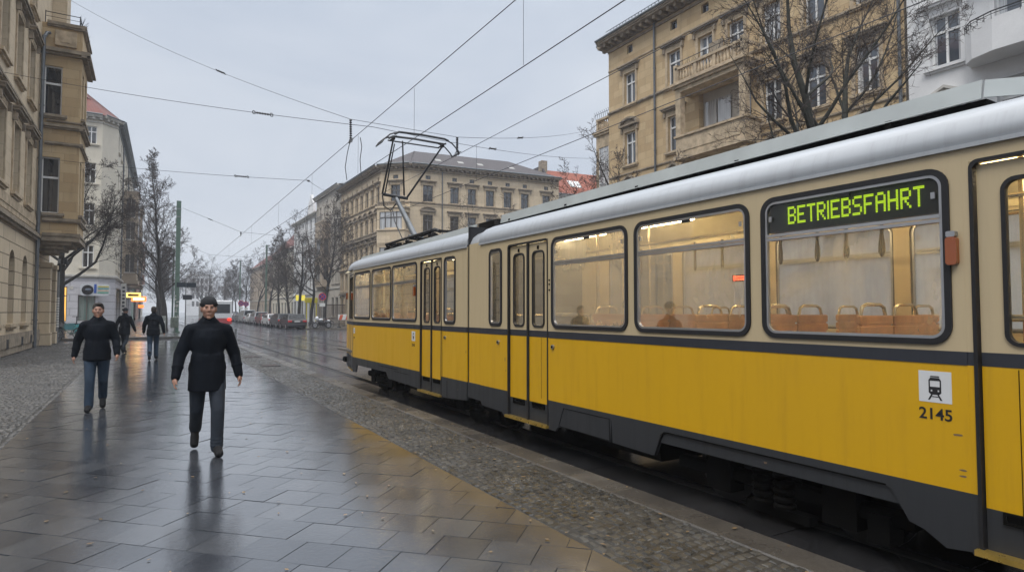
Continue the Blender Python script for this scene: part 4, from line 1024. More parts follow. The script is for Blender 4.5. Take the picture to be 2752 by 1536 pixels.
    m.panel([rect(14.5, 16.2, Z2, 2.60), hole, rrect(15.12, 15.5, 1.42, 2.44, .06)], fs, 0, -.03); m.build('upper_panel', CRM, TR)
    m = MB(); m.panel([rect(14.5, 16.2, Z1, Z2)], fs, .004, -.03); m.build('belt_stripe', STR, TR)
    m = MB(); m.panel([rect(14.5, 16.2, ZB, Z1)], fs, .0, -.03); m.build('lower_panel', YEL, TR)
    m = MB(); m.panel([rect(14.5, 16.2, .2, ZB)], fs, .0, -.03); m.build('skirt', GRY, TR)
    m = MB(); m.panel([rect(14.6, 15.54, .22, 2.5), rect(14.62, 15.52, .24, 2.48)], fs, .006, -.01); m.panel([rect(15.07, 15.10, .24, 2.48)], fs, .006, -.01); m.build('cab_door_seal', BLACK, TR)
    for a, b in ((14.62, 15.05), (15.12, 15.5)):
        m = MB(); m.panel([rrect(a, b, 1.42, 2.44, .06), inset(a, b, 1.42, 2.44, .06, .02)], fs, .01, -.02); wd = m.build('window', BLACK, TR)
        m = MB(); m.panel([inset(a, b, 1.42, 2.44, .06, .01)], fs, -.008, -.01, back=False); m.build('pane', CLR, wd)
    m = MB(); m.panel([rect(14.6, 15.54, .19, .215)], fs, .03, -.03); m.build('door_step', GOLD, TR)
    if near:
        for y in (1.845, 10.58): lamp(y, 1.965, fn)
        lamp(14.72, 1.96, fs); lamp(16.1, 2.0, fs)
        for y in (6.14, 7.48, 9.26): button(y, 1.175, fn)
        m = MB()
        for z in (1.98, 1.93, 1.86): m.tube((NX, 6.215, z), (NX - .008, 6.215, z), .012, n=10)
        m.build('panel_screw', DARK, TR)
        for y in (6.4, 9.36): seam(y, ZB, Z1 - .002, fn, .004)
        seam(1.55, .25, 1.27, lambda a, b, d: fn(a, b, d - .028), .004)
        # rub marks and chips
        m = MB(); rg = random.Random(4)
        for y, z, a, b in ((1.855, .86, .03, .008), (1.83, .655, .02, .007), (1.83, .62, .02, .007), (7.3, .95, .008, .035), (7.28, .8, .005, .012), (8.5, .98, .008, .02), (3.2, .415, .02, .012), (8.78, .38, .02, .006)):
            m.panel([[(y + a * math.cos(t) * rg.uniform(.6, 1.2), z + b * math.sin(t) * rg.uniform(.6, 1.2)) for t in [k * .785 for k in range(8)]]], fn, .0012, 0)
        m.build('paint_chip', simple('bare_primer', (.16, .11, .07), .7), TR)
    # gutter and curved roof edge handled below
# rear end wall
m = MB(); xa, xb = TX - HW + .32, TX + HW - .32
m.box(xa, xb, 16.17, 16.2, .2, ZB - .001, 3); m.box(xa, xb, 16.17, 16.2, ZB, Z1 - .001, 2); m.box(xa, xb, 16.165, 16.204, Z1, Z2, 1); m.box(xa, xb, 16.17, 16.2, Z2 + .001, 1.5, 0); m.box(xa, xb, 16.17, 16.2, 2.4, 2.6, 0)
m.box(xa, xa + .12, 16.17, 16.2, 1.501, 2.399, 0); m.box(xb - .12, xb, 16.17, 16.2, 1.501, 2.399, 0); m.build('end_wall', [CRM, STR, YEL, GRY], TR)
m = MB(); m.box(xa + .1, xb - .1, 16.175, 16.18, 1.48, 2.42); m.build('rear_window', CLR, TR)
m = MB(); m.bevbox(xa - .06, xb + .06, 16.18, 16.36, .28, .42, .03); m.build('bumper', DARK, TR)
for x in (xa + .2, xb - .2):
    m = MB(); m.disc((x, 16.22, .8), (0, 1, 0), .09, .05); m.build('tail_lamp', simple('red_lens', (.5, .02, .02), .25, coat=.5), TR, 30)
# roofs
PR = [(0, 2.60), (-.012, 2.63), (-.004, 2.68), (.035, 2.755), (.11, 2.815), (.24, 2.872), (.45, 2.915), (.75, 2.945), (1.1, 2.955)]
def roof(y0, y1, end=0):
    m = MB(); prof = [(TX - HW + a, z) for a, z in PR] + [(TX + HW - a, z) for a, z in PR[-2::-1]]
    st = [(y0, 1, 0), (y1, 1, 0)]
    if end: st = [(y0, 1, 0), (14.5, 1, 0), (15.1, .94, 0), (15.7, .82, -.03), (16.1, .68, -.1), (16.3, .55, -.22), (16.36, .5, -.33)]
    v = [(TX + (x - TX) * k, y, (z + dz * max(0, (z - 2.6) / .4)) if dz else z) for y, k, dz in st for x, z in prof]; n = len(prof)
    f = [(j * n + i, j * n + i + 1, (j + 1) * n + i + 1, (j + 1) * n + i) for j in range(len(st) - 1) for i in range(n - 1)]
    m.add(v, f); m.add(v[:n], [tuple(range(n))]); m.add(v[-n:], [tuple(range(n))]); m.build('roof', ROOF, TR, 50)
    m = MB()
    for sx in (-1, 1): m.box(*sorted((TX + sx * (HW - .01), TX + sx * (HW + .022))), y0, y1 if not end else 14.5, 2.575, 2.60)
    m.build('gutter', ROOF, TR)
roof(YEND, 8.05); roof(8.47, 15, 1)
m = MB(); m.M = Matrix(); pr2 = [(a + .05, z - .03) for a, z in PR]
prof = [(TX - HW + a, z) for a, z in pr2] + [(TX + HW - a, z) for a, z in pr2[-2::-1]]; n = len(prof)
for y0, y1 in ((8.05, 8.44),):
    v = [(x, y, z) for y in (y0, y1) for x, z in prof]; m.add(v, [(i, i + 1, n + i + 1, n + i) for i in range(n - 1)])
m.build('roof', ROOF, TR, 50)
m = MB(); 
for k in range(5):
    y = 8.436 + k * .008; s_ = .02 if k % 2 else .045
    m.box(NX + s_, TX + HW - s_, y, y + .007, .28, 2.9)
m.build('bellows', BLACK, TR)
# fairings on the roof
def fairing(pts, z0, z1, name='roof_fairing'):
    m = MB()
    for (xa_, ya_, za), (xb_, yb_, zb_) in zip(pts[:-1], pts[1:]):
        v = [(xa_, ya_, z0 + za), (xb_, yb_, z0 + zb_), (xb_ + .03, yb_, z1 + zb_), (xa_ + .03, ya_, z1 + za)]
        v2 = [(x + .02, y, z) for x, y, z in v]
        m.add(v + v2, [(0, 1, 2, 3), (4, 5, 6, 7), (0, 1, 5, 4), (3, 2, 6, 7), (1, 2, 6, 5), (0, 3, 7, 4)])
    return m.build(name, FAIR, TR)
fairing([(4.80, 8.5, -.03), (4.80, 1.92, 0)], 3.03, 3.165)
fairing([(4.80, 1.905, 0), (5.15, 1.55, .0), (5.25, -3, 0)], 3.035, 3.16)
fairing([(4.80, 16.0, -.07), (4.80, 9.38, -.005)], 2.98, 3.10)
m = MB(); m.box(4.83, 5.8, 1.9, 8.5, 2.945, 3.03); m.box(4.835, 5.8, 8.7, 16, 2.93, 3.0); m.box(5.2, 5.7, -4, 1.6, 2.95, 3.03)
for y in (2.5, 3.9, 5.3, 6.7, 8.2): m.box(4.802, 4.84, y, y + .05, 2.94, 3.04)
m.build('roof_walkway', DARK, TR)
m = MB()
for k in range(6): m.box(4.82, 5.75, 8.62, 9.34, 2.985 + k * .02, 2.992 + k * .02)
m.box(4.9, 5.7, 8.66, 9.3, 2.98, 3.1); m.box(4.76, 5.8, 8.5, 8.62, 2.98, 3.05); m.build('roof_louvre', SOOT, TR)
m = MB()
for s_ in (4.83, 5.77):
    pass
m.box(5.76, 5.8, 1.9, 8.5, 3.03, 3.16); m.box(5.76, 5.8, 9.4, 16, 2.97, 3.1); m.build('roof_fairing', FAIR, TR)
# pantograph gear
pg = MB(); rg = random.Random(2)
pg.box(4.95, 5.65, 11.2, 14.6, 3.0, 3.06)
for i in range(46):
    x, y, z = rg.uniform(4.95, 5.65), rg.uniform(11.4, 14.6), rg.uniform(3.06, 3.2); a = rg.uniform(.03, .12); pg.box(x, x + a, y, y + a * 2, z, z + rg.uniform(.03, .09))
for y in (11.6, 12.4, 13.1, 13.9, 14.4):
    for x in (5.0, 5.6): pg.lathe([(.05, 0), (.07, .03), (.045, .05), (.07, .08), (.045, .1), (.06, .13), (.03, .16)], (x, y, 3.05), 10)
pg.path([(4.95, 11.6, 3.25), (4.95, 14.4, 3.22), (5.65, 14.4, 3.22), (5.65, 11.6, 3.25)], .03, 6, 0, True)
pg.path([(5.0, 11.3, 3.2), (5.2, 12, 3.33), (5.1, 12.8, 3.24), (5.3, 13.5, 3.3)], .04, 6)
pan = pg.build('pantograph', SOOT, TR)
A_ = Vector((5.3, 13.35, 3.3)); B_ = Vector((5.3, 14.68, 4.42))
m = MB(); m.tube(A_, B_, .075, .055, 12); m.tube(A_ + Vector((-.17, 0, 0)), A_ + Vector((.17, 0, 0)), .06, n=10); m.build('lower_arm', simple('worn_steel_arm', (.16, .17, .18), .4, .6, var=.25), pan, 40)
m = MB(); m.tube(B_ + Vector((-.36, 0, .08)), B_ + Vector((.3, 0, .03)), .04, n=10)
m.path([B_ + Vector((-.36, 0, .05)), B_ + Vector((-.3, .05, -.2)), B_ + Vector((-.12, .08, -.3)), B_ + Vector((.02, 0, -.1))], .018, 6)
m.path([B_ + Vector((-.1, 0, -.25)), Vector((5.12, 14.3, 3.8)), Vector((5.2, 13.9, 3.28))], .014, 5)
TL = Vector((4.72, 13.3, 5.50)); TRr = Vector((5.93, 13.3, 5.50)); TM = Vector((4.95, 13.32, 5.5))
m.tube(B_ + Vector((-.36, 0, .1)), TL, .026, .02, 8); m.tube(B_ + Vector((.28, 0, .05)), TRr, .026, .02, 8); m.tube(B_ + Vector((.2, -.02, .1)), TM, .022, .016, 8); m.tube(B_ + Vector((-.3, -.02, .1)), TL + Vector((.03, 0, -.1)), .018, .014, 8)
for e in (TL, TRr):
    for k in range(3): m.ring(e + Vector((.0, .06 * k - .06, .02)), (1, 0, 0), .045, .012, 10, 5)
    m.tube(e + Vector((0, -.2, .03)), e + Vector((0, .2, .03)), .018, n=6)
m.build('upper_arm', PANT, pan, 40)
for y, z in ((13.1, 5.60), (13.5, 5.60)):
    m = MB(); m.path([(4.68, y, z - .03), (4.78, y, z + .03), (5.3, y, z + .045), (5.9, y, z + .03), (6.0, y, z)], .026, 8); m.tube((4.66, y, z - .08), (5.94, y, z - .085), .016, n=6); m.build('contact_strip', PANT, pan, 40)
for s_ in (-1, 1):
    m = MB(); c_ = 5.335
    for y in (13.1, 13.5): m.path([(c_ + s_ * .64, y, 5.6), (c_ + s_ * .76, y, 5.55), (c_ + s_ * .9, y, 5.42), (c_ + s_ * .95, y, 5.34)], .016, 6)
    m.tube((c_ + s_ * .95, 13.1, 5.34), (c_ + s_ * .95, 13.5, 5.34), .014, n=6); m.build('horn', PANT, pan, 40)
# underframe, bogies
m = MB(); m.box(NX + .14, TX + HW - .14, YEND, 8.4, .42, .5); m.box(NX + .14, TX + HW - .14, 8.5, 14.45, .42, .5); m.box(4.8, 5.8, 14.4, 16.1, .42, .5)
for y0, y1 in ((4.55, 6.0), (7.3, 8.2), (10.6, 11.4), (-1.5, 1.5)): m.box(NX + .2, TX + HW - .2, y0, y1, .12, .419)
m.tube((5.3, 14.2, .34), (5.3, 15.6, .34), .06, n=8); m.build('underframe', DARK, TR)
for yc in (3.25, 12.9, 8.45, -3.3):
    m = MB()
    for sx in (-1, 1):
        x = TX + sx * .86
        m.bevbox(x - .05, x + .05, yc - 1.05, yc + 1.05, .13, .25, .02)
        for dy in (-.55, .55): m.box(x - .09, x + .09, yc + dy - .13, yc + dy + .13, .04, .34)
        for dy in (-.08, .12): 
            for k in range(5): m.ring((x + sx * .05, yc + dy, .06 + .06 * k), (0, 0, 1), .07, .022, 12, 5)
        m.box(x - .08, x + .1, yc - .9, yc - .75, .0, .2); m.box(x - .04, x + .06, yc - .28, yc + .3, -.05, .02)
    m.box(TX - .86, TX + .86, yc - .2, yc + .2, .15, .4); bg = m.build('bogie', DARK, TR)
    for dy in (-.62, .62):
        for sx in (-1, 1):
            m = MB(); m.disc((TX + sx * .69, yc + dy, ROADZ + .02 + .31), (1, 0, 0), .31, .09, 28); m.disc((TX + sx * .635, yc + dy, ROADZ + .02 + .31), (1, 0, 0), .335, .03, 28); m.build('wheel', SOOT, bg, 30)
# interior
m = MB(); m.box(NX + .05, TX + HW - .05, YEND, 8.4, .62, .66); m.box(NX + .05, TX + HW - .05, 8.5, 16.1, .62, .66); m.build('floor', FLOORM, TR)
m = MB(); 
for y0, y1 in ((YEND, 8.4), (8.5, 15.5)):
    m.add([(NX + .06, y0, 2.56), (NX + .35, y0, 2.78), (TX + HW - .35, y0, 2.78), (TX + HW - .06, y0, 2.56), (NX + .06, y1, 2.56), (NX + .35, y1, 2.78), (TX + HW - .35, y1, 2.78), (TX + HW - .06, y1, 2.56)], [(0, 1, 5, 4), (1, 2, 6, 5), (2, 3, 7, 6)])
m.build('ceiling', INT, TR)
m = MB()
for sx in (-1, 1):
    for y0, y1 in (((YEND, 8.4), (8.5, 14.4)) if sx > 0 else ((YEND, .6), (1.8, 6.2), (7.3, 8.4), (8.5, 9.3), (10.4, 14.4))):
        x = TX + sx * (HW - .045); m.box(min(x, x - sx * .01), max(x, x - sx * .01), y0, y1, .66, 1.385); m.box(min(x, x - sx * .01), max(x, x - sx * .01), y0, y1, 2.50, 2.57)
m.box(4.9, 4.94, 14.42, 14.46, .66, 2.7); m.build('wall_lining', INT, TR)
for y in (-4.5, -2.2, -.1, 1.9, 4.0, 5.9, 7.6, 9.6, 11.7, 13.8):
    for x in (4.85, 5.75):
        m = MB(); m.tube((x, y - .55, 2.74), (x, y + .55, 2.74), .022, n=10); m.build('ceiling_lamp', LAMP, TR)
SEATS = [5.57, 4.82, 4.05, 3.32, 2.53, -1.2, -2.0, -2.8, 11.0, 11.8, 12.6, 13.4]
def seat(y, x0, n_=2):
    st = None
    for k in range(n_):
        a = x0 + k * .44; b = a + .42; m = MB()
        for i in range(6): m.bevbox(a, b, y - .015, y + .015, 1.13 + i * .075, 1.13 + i * .075 + .066, .008)
        m.box(a + .02, b - .02, y - .011, y + .009, 1.11, 1.57)
        for i in range(5): m.bevbox(a, b, y - .09 - i * .08, y - .018 - i * .08, 1.04, 1.065, .006)
        s_ = m.build('seat', WOOD, TR)
        m = MB(); zt = 1.575; m.path([(a + .05, y + .012, 1.1), (a + .05, y + .012, zt), (a + .07, y + .012, zt + .055), (a + .12, y + .012, zt + .075), (b - .12, y + .012, zt + .075), (b - .07, y + .012, zt + .055), (b - .05, y + .012, zt), (b - .05, y + .012, 1.1)], .013, 8); m.build('handle', CHR, s_, 40)
        m = MB(); m.box(a + .1, b - .1, y - .35, y - .05, .66, 1.03); m.build('pedestal', DARK, s_)
for y in SEATS: seat(y, 4.36)
for y in (5.2, 4.4, 3.6, 2.9, -1.6, -2.5, 11.4, 12.2, 13.0): seat(y, 5.84, 1)
m = MB()
for x in (4.85, 5.75):
    m.tube((x, YEND, 2.36), (x, 8.2, 2.36), .015, n=8); m.tube((x, 8.6, 2.36), (x, 14, 2.36), .015, n=8)
for x, y in ((4.9, 7.35), (4.9, 6.15), (5.72, 7.2), (5.72, 6.1), (5.75, 2.2), (4.9, 1.75), (4.5, 1.36), (5.5, 1.2), (5.75, 4.5), (4.9, 9.4), (4.9, 10.4), (5.7, 10)): m.tube((x, y, .66), (x, y, 2.76), .017, n=8)
for y in (1.74, 6.12, 7.36, 9.4, 10.42): m.tube((4.32, y, 1.55), (4.9, y, 1.55), .015, n=8); m.box(4.3, 4.86, y - .006, y + .006, .7, 1.35)
m.tube((4.26, 5.6, 1.57), (4.26, 6.15, 1.57), .014, n=8); m.tube((4.26, .7, 1.57), (4.26, 1.7, 1.57), .012, n=6); m.tube((4.5, 1.36, 1.57), (5.1, 1.36, 1.57), .014, n=6)
m.build('grab_rail', CHR, TR, 40)
for y in (2.15, 2.62, 2.9, 3.15, 3.5, 3.85, 4.15, 4.5, 5.3):
    for x in (4.85,):
        m = MB(); z = 2.31; m.tube((x, y, z), (x, y, z - .1), .014, n=5)
        m.path([(x, y, z - .1), (x + .03, y + .028, z - .19), (x + .03, y + .03, z - .25), (x, y, z - .28), (x - .03, y - .03, z - .25), (x - .03, y - .028, z - .19)], .013, 6, 0, True); m.build('strap', STRAP, TR, 40)
# posts between the far windows glow brass, small red display on the far side
m = MB(); m.box(5.95, 6.0, 4.62, 4.95, 1.95, 2.03); rd = m.build('inner_display', DARK, TR)
m = MB(); rg = random.Random(1)
for i in range(26):
    y = 4.65 + (i % 13) * .022
    m.box(5.944, 5.949, y, y + .012, 1.965 + .03 * (i // 13), 1.985 + .03 * (i // 13))
m.build('red_digits', emit('red_led', (1, .05, .02), 6), rd)
# LED destination display in window three
FONT = {'B': '11110 10001 10001 11110 10001 10001 11110', 'E': '11111 10000 10000 11110 10000 10000 11111', 'T': '11111 00100 00100 00100 00100 00100 00100', 'R': '11110 10001 10001 11110 10100 10010 10001', 'I': '111 010 010 010 010 010 111', 'S': '01111 10000 10000 01110 00001 00001 11110', 'F': '11111 10000 10000 11110 10000 10000 10000', 'A': '01110 10001 10001 11111 10001 10001 10001', 'H': '10001 10001 10001 11111 10001 10001 10001'}
FONT['I'] = '1 1 1 1 1 1 1'
m = MB(); m.box(NX + .035, NX + .12, 1.905, 3.155, 2.215, 2.452); dp = m.build('destination_display', simple('display_black', (.006, .008, .008), .35), TR)
m = MB(); text = 'BETRIEBSFAHRT'; cw = sum(len(FONT[c].split()[0]) + 1 for c in text) - 1
y_hi, y_lo, z0, z1 = 2.985, 2.015, 2.268, 2.402; cy__ = (y_hi - y_lo) / cw; cz__ = (z1 - z0) / 7; yy = y_hi
for c in text:
    rws = FONT[c].split()
    for r_, row in enumerate(rws):
        for k, ch in enumerate(row):
            if ch == '1':
                for a in range(2):
                    for b in range(2):
                        ya = yy - (k + a / 2) * cy__; za = z1 - (r_ + b / 2) * cz__
                        m.box(NX + .030, NX + .0345, ya - cy__ * .44, ya - cy__ * .06, za - cz__ * .44, za - cz__ * .06)
    yy -= (len(rws[0]) + 1) * cy__
m.build('led_text', emit('green_led', (.44, .68, .02), .9), dp)
# fleet number and tram symbol
WHT = simple('white_decal', (.62, .63, .64), .4, var=.05); INK = simple('black_decal', (.012, .012, .014), .4)
def text_mesh(body_, size, mat, parent, M, name, ext=.0015, sx=1):
    cu = bpy.data.curves.new(name, 'FONT'); cu.body = body_; cu.size = size; cu.extrude = ext; cu.align_x = 'CENTER'; cu.align_y = 'CENTER'; cu.offset = size * .012
    to = bpy.data.objects.new(name, cu); COL.objects.link(to); dg = bpy.context.evaluated_depsgraph_get(); me = bpy.data.meshes.new_from_object(to.evaluated_get(dg)); bpy.data.objects.remove(to)
    me.materials.clear(); me.materials.append(mat); me.transform(M @ Matrix.Diagonal((sx, 1, 1, 1))); me.transform(Matrix.Translation(-wloc(parent)))
    return link(name, me, parent)
def symbol(yc, zc, s, num, nz, ns, bad=False):
    fn = side(-1); F2 = lambda a, b, d: fn(yc - a * s, zc + b * s, d)
    m = MB(); m.panel([[(-.5, -.52), (.5, -.52), (.5, .52), (-.5, .52)]], F2, .0012, 0); dc = m.build('symbol_plate', WHT, TR)
    m = MB(); out = [(-.19, -.2), (-.12, -.26), (.12, -.26), (.19, -.2), (.19, .22), (.13, .3), (-.13, .3), (-.19, .22)]
    m.panel([out, [(-.15, 0), (.15, 0), (.15, .2), (-.15, .2)], [(-.13, -.16), (-.08, -.16), (-.08, -.10), (-.13, -.10)], [(.13, -.16), (.08, -.16), (.08, -.10), (.13, -.10)]], F2, .0024, .001)
    m.panel([[(-.15, .32), (.15, .32), (.12, .36), (-.12, .36)]], F2, .0024, .001)
    for q_ in (-1, 1): m.panel([[(q_ * .07, -.26), (q_ * .12, -.26), (q_ * .22, -.44), (q_ * .16, -.44)]], F2, .0024, .001)
    m.panel([[(-.13, -.34), (.13, -.34), (.13, -.31), (-.13, -.31)]], F2, .0024, .001); m.build('tram_symbol', INK, dc)
    M = Matrix.Translation((NX - .0015, yc, nz)) @ Matrix(((0, 0, -1, 0), (-1, 0, 0, 0), (0, 1, 0, 0), (0, 0, 0, 1)))
    text_mesh(num, ns, INK, TR, M, 'fleet_number', sx=.98)
symbol(1.97, 1.135, .185, '2145', .965, .098)
symbol(10.665, 1.15, .17, '2145', .985, .075); symbol(14.43, 1.15, .12, '2145', .985, .05)
# ================= trees =================
BARK = simple('dark_wet_bark', (.022, .019, .016), .75, var=.45, vscale=5, bmp=.01, bscale=25); TWIG = simple('winter_twigs', (.055, .042, .036), .8, var=.3); BARKG = simple('greenish_bark', (.028, .028, .020), .8, var=.45, vscale=4, bmp=.01)
def tree_meshes(seed, Ht=11, fork=.28, spread=1.0, dense=1.0, trunk_r=.2, limbs=6, lean=(0, 0), minr=.0045, depth=4, bark=BARK, big=None, conic=0):
    rg = random.Random(seed); T = MB(); Cn = MB()
    def seg(p, q, r0, r1, lev):
        (T if lev <= 1 else Cn).tube(p, q, r0, r1, 10 if lev == 0 else 7 if lev == 1 else 4 if lev == 2 else 3, cap=False)
    def grow(p, d, Ln, r, lev):
        ns = (6, 6, 4, 3, 2)[lev]; step = Ln / ns; rr = r; pts = []
        for i in range(ns):
            wob = (.06, .14, .2, .26, .3)[lev]; up = (0, .07, .05, .02, 0)[lev]
            d = (d + Vector((rg.gauss(0, wob), rg.gauss(0, wob), rg.gauss(0, wob * .7) + up))).normalized()
            q_ = p + d * step; r2 = max(minr * .7, r * (1 - .88 * (i + 1) / ns) if lev else rr * (1 - .3 / ns)); seg(p, q_, rr, r2, lev); p = q_; rr = r2; pts.append((p.copy(), d.copy(), rr, (i + 1) / ns))
        return pts
    def spawn(pts, Ln, lev):
        if lev > depth: return
        k = (0, 0, 2.1, 2.3, 2.6)[lev] * dense
        for p, d, r, t in pts:
            if t < (.22 if lev == 2 else .15): continue
            n_ = int(k) + (rg.random() < k % 1)
            for _ in range(n_):
                a = rg.uniform(0, 6.283); o = d.orthogonal().normalized(); o = (Matrix.Rotation(a, 3, d) @ o)
                ang = rg.uniform(.5, 1.05); nd = (d * math.cos(ang) + o * math.sin(ang)); nd.z += .12; nd.normalize()
                l2 = Ln * (.62 if lev == 2 else .55) * (1.15 - .65 * t) * rg.uniform(.6, 1.15)
                r2 = max(minr, min(r * .62, l2 * .011))
                pp = grow(p, nd, l2, r2, lev); spawn(pp, l2, lev + 1)
    base = Vector((0, 0, 0)); d0 = Vector((lean[0], lean[1], 1)).normalized(); Lt = Ht * fork
    for k in range(8):
        a0 = 0
    T.tube((0, 0, -.1), (0, 0, .35), trunk_r * 1.35, trunk_r * 1.02, 10)
    p0 = grow(Vector((0, 0, .3)), d0, Lt, trunk_r, 0); top, dt, rt, _ = p0[-1]
    if conic:
        T = MB(); T.tube((0, 0, -.1), (0, 0, .35), trunk_r * 1.35, trunk_r * 1.02, 10); p = Vector((0, 0, .3)); n_ = 16; d = d0
        for i in range(n_):
            d = (d + Vector((rg.gauss(0, .045), rg.gauss(0, .045), .12))).normalized(); q_ = p + d * (Ht / n_); t = (i + 1) / n_
            r0, r1 = trunk_r * (1 - i / n_) ** 1.1, max(.012, trunk_r * (1 - t) ** 1.1); seg(p, q_, r0, r1, 0); p = q_
            if t < fork: continue
            for k in range(3 if t < .5 else 2):
                a = i * 2.4 + k * 2.1 + rg.uniform(-.5, .5); el = rg.uniform(.75, 1.15) * (1 - .45 * t); Ln = conic * (1.15 - t) ** .8 * rg.uniform(.75, 1.15) * (.75 if t < fork + .1 else 1)
                pp = grow(p - d * rg.uniform(0, .6), Vector((math.cos(a) * math.sin(el), math.sin(a) * math.sin(el), math.cos(el))), Ln, min(r1 * .5, .014 + Ln * .012), 1); spawn(pp, Ln * .92, 2)
        return T.mesh('trunk', bark, 60), Cn.mesh('crown', TWIG)
    lead = grow(top, (dt + Vector((rg.gauss(0, .05), rg.gauss(0, .05), .3))).normalized(), Ht - Lt, rt * .85, 1); spawn(lead, (Ht - Lt) * .62, 2)
    for i in range(limbs):
        a = 6.283 * i / limbs + rg.uniform(-.4, .4); pi_, di, ri, ti = p0[-1] if i % 2 == 0 else p0[-2]
        if i >= limbs // 2: pi_, di, ri, ti = lead[0] if i % 2 else lead[1]
        el = rg.uniform(.55, 1.0) * (1 if i < limbs // 2 + 1 else .9)
        d = Vector((math.cos(a) * math.sin(el) * spread, math.sin(a) * math.sin(el) * spread, math.cos(el) * .9)).normalized(); Ln = (Ht - Lt) * rg.uniform(.55, .85)
        pp = grow(pi_, d, Ln, ri * rg.uniform(.45, .62), 1); spawn(pp, Ln * .7, 2)
    for (st, dr, Ln, r) in (big or []):
        pp = grow(Vector(st), Vector(dr).normalized(), Ln, r, 1); spawn(pp, Ln * .6, 2)
    return T.mesh('trunk', bark, 60), Cn.mesh('crown', TWIG)
def tree(meshes, loc, label, rz=0, sc=1, group=None, name='bare_tree'):
    t = thing(name, loc, label, 'tree', group); link('trunk', meshes[0], t); link('crown', meshes[1], t); t.rotation_euler.z = rz
    t.scale = (sc,) * 3 if isinstance(sc, (int, float)) else sc
    return t
G1 = 'bare street trees along the right side'
MN1 = tree_meshes(11, 11.5, .44, .8, 1.0, .21, 7, minr=.0055, bark=BARKG); MN2 = tree_meshes(23, 11.0, .46, .75, 1.0, .19, 7, minr=.0055, bark=BARKG)
tree(MN1, (16.2, 10.3, 0), 'thick trunked bare tree rising behind the tram roof, left of its twin', 1.0, 1.0, G1)
tree(MN2, (16.8, 9.1, 0), 'bare tree right of its twin, in front of the sandstone downpipe and white house', 2.2, 1.02, G1)
MT = tree_meshes(31, 9.5, .33, 1.0, .85, .16, 6, minr=.009); MT2 = tree_meshes(37, 10, .30, .95, .9, .16, 6, minr=.010); MT3 = tree_meshes(41, 10.5, .3, .9, .75, .16, 6, minr=.011, depth=4, conic=4.2)
tree(MN2, (16.4, 3.6, 0), 'bare twiggy tree cut by the right edge, before the white balcony', .4, .95, G1)
tree(MT, (17.2, 19.5, 0), 'low bushy bare tree under the oriel of the sandstone house', 3.0, .88, G1)
tree(MT, (21.0, 26.9, 0), 'slender bare tree at the left corner of the near sandstone house', .7, (.62, .62, .98), G1)
tree(MT2, (27.5, 52.8, 0), 'wide bare tree before the right wing of the corner house, under the wires', 1.3, (1.25, 1.25, 1.15), G1)
tree(MT, (34, 51.0, 0), 'further bare tree at the right end of the corner house', 4.1, 1.1, G1)
# left side
ML = tree_meshes(52, 12, .36, 1.0, 1.25, .25, 6, lean=(.02, 0), minr=.008, big=[((0.1, 0, 3.2), (.72, .1, .62), 6.8, .10), ((0.1, 0, 4.4), (.6, -.2, .75), 6, .07), ((0.1, 0, 5.2), (.8, .2, .6), 5.5, .06), ((0, 0, 6), (.7, -.3, .7), 5, .05)])
tree(ML, (-4.6, 46.0, 0), 'bare tree with long limbs reaching right, before the cream house', 0, 1.0, None)
MB1 = tree_meshes(61, 13.2, .24, .7, .82, .24, 10, minr=.010, conic=5.0)
tree(MB1, (1.15, 57.0, 0), 'tall bare tree right behind the green mast', .5, 1.0, 'bare trees down the left side')
for i, (x, y, s, lb) in enumerate(((1.2, 74, .95, 'bare tree behind the tall one at the green mast'), (1.0, 90, .9, 'third bare tree of the left row, seen between mast and houses'), (1.4, 108, .9, 'fourth bare tree of the left row, near the far crossing'), (1.3, 130, .9, 'last bare tree of the left row before the far houses'))):
    tree((MT2, MT3, MB1, MT)[i], (x, y, 0), lb, i * 1.7, (s * 1.25, s * 1.25, s * 1.15) if i != 2 else .75, 'bare trees down the left side')
lbs = ['bare tree behind the black hatchback, first of the right row', 'bare tree just behind the dark estate car, leaning slightly', 'bare tree before the yellow shop boards', 'bare tree beside the white parked car', 'bare tree in front of the scrolled gable house', 'bare tree before the red tiled roof', 'bare tree near the far no stopping signs', 'bare tree beyond the signs, eighth in the right row', 'bare tree ninth in the right row, under the far wires', 'bare tree tenth in the right row, fading in the mist', 'last bare tree of the right row before the white block']
for i, (x, y, s) in enumerate(((16.3, 67, 1.25), (16.2, 73, 1.2), (16.3, 80, 1.3), (16.6, 88, 1.2), (16.8, 97, 1.25), (17.0, 106, 1.2), (16.8, 118, 1.15), (16.6, 131, 1.15), (16.5, 146, 1.1), (16.5, 165, 1.1), (16.5, 190, 1.1))):
    tree((MT3, MT2, MT, MB1)[i % 4], (x, y, 0), lbs[i], i * 2.1, s if i % 4 != 3 else s * .72, 'bare street trees by the parked cars')

for i, (x, y, s, lb) in enumerate(((12.0, 150, 1.25, 'hazy bare tree standing out into the street before the white block'), (18.5, 172, 1.3, 'hazy bare tree at the back of the right row, nearest of the far group'), (13.0, 185, 1.3, 'hazy bare tree left in the far group'), (19.5, 205, 1.35, 'hazy bare tree right in the far group'), (15.0, 225, 1.35, 'hazy bare tree in the middle of the far group'), (8.5, 240, 1.3, 'hazy bare tree at the very end of the street'))):
    tree((MT2, MT3, MT, MB1)[i % 4], (x, y, 0), lb, i * 1.3, s if i % 4 != 3 else s * .75, 'bare trees closing the far end of the street')
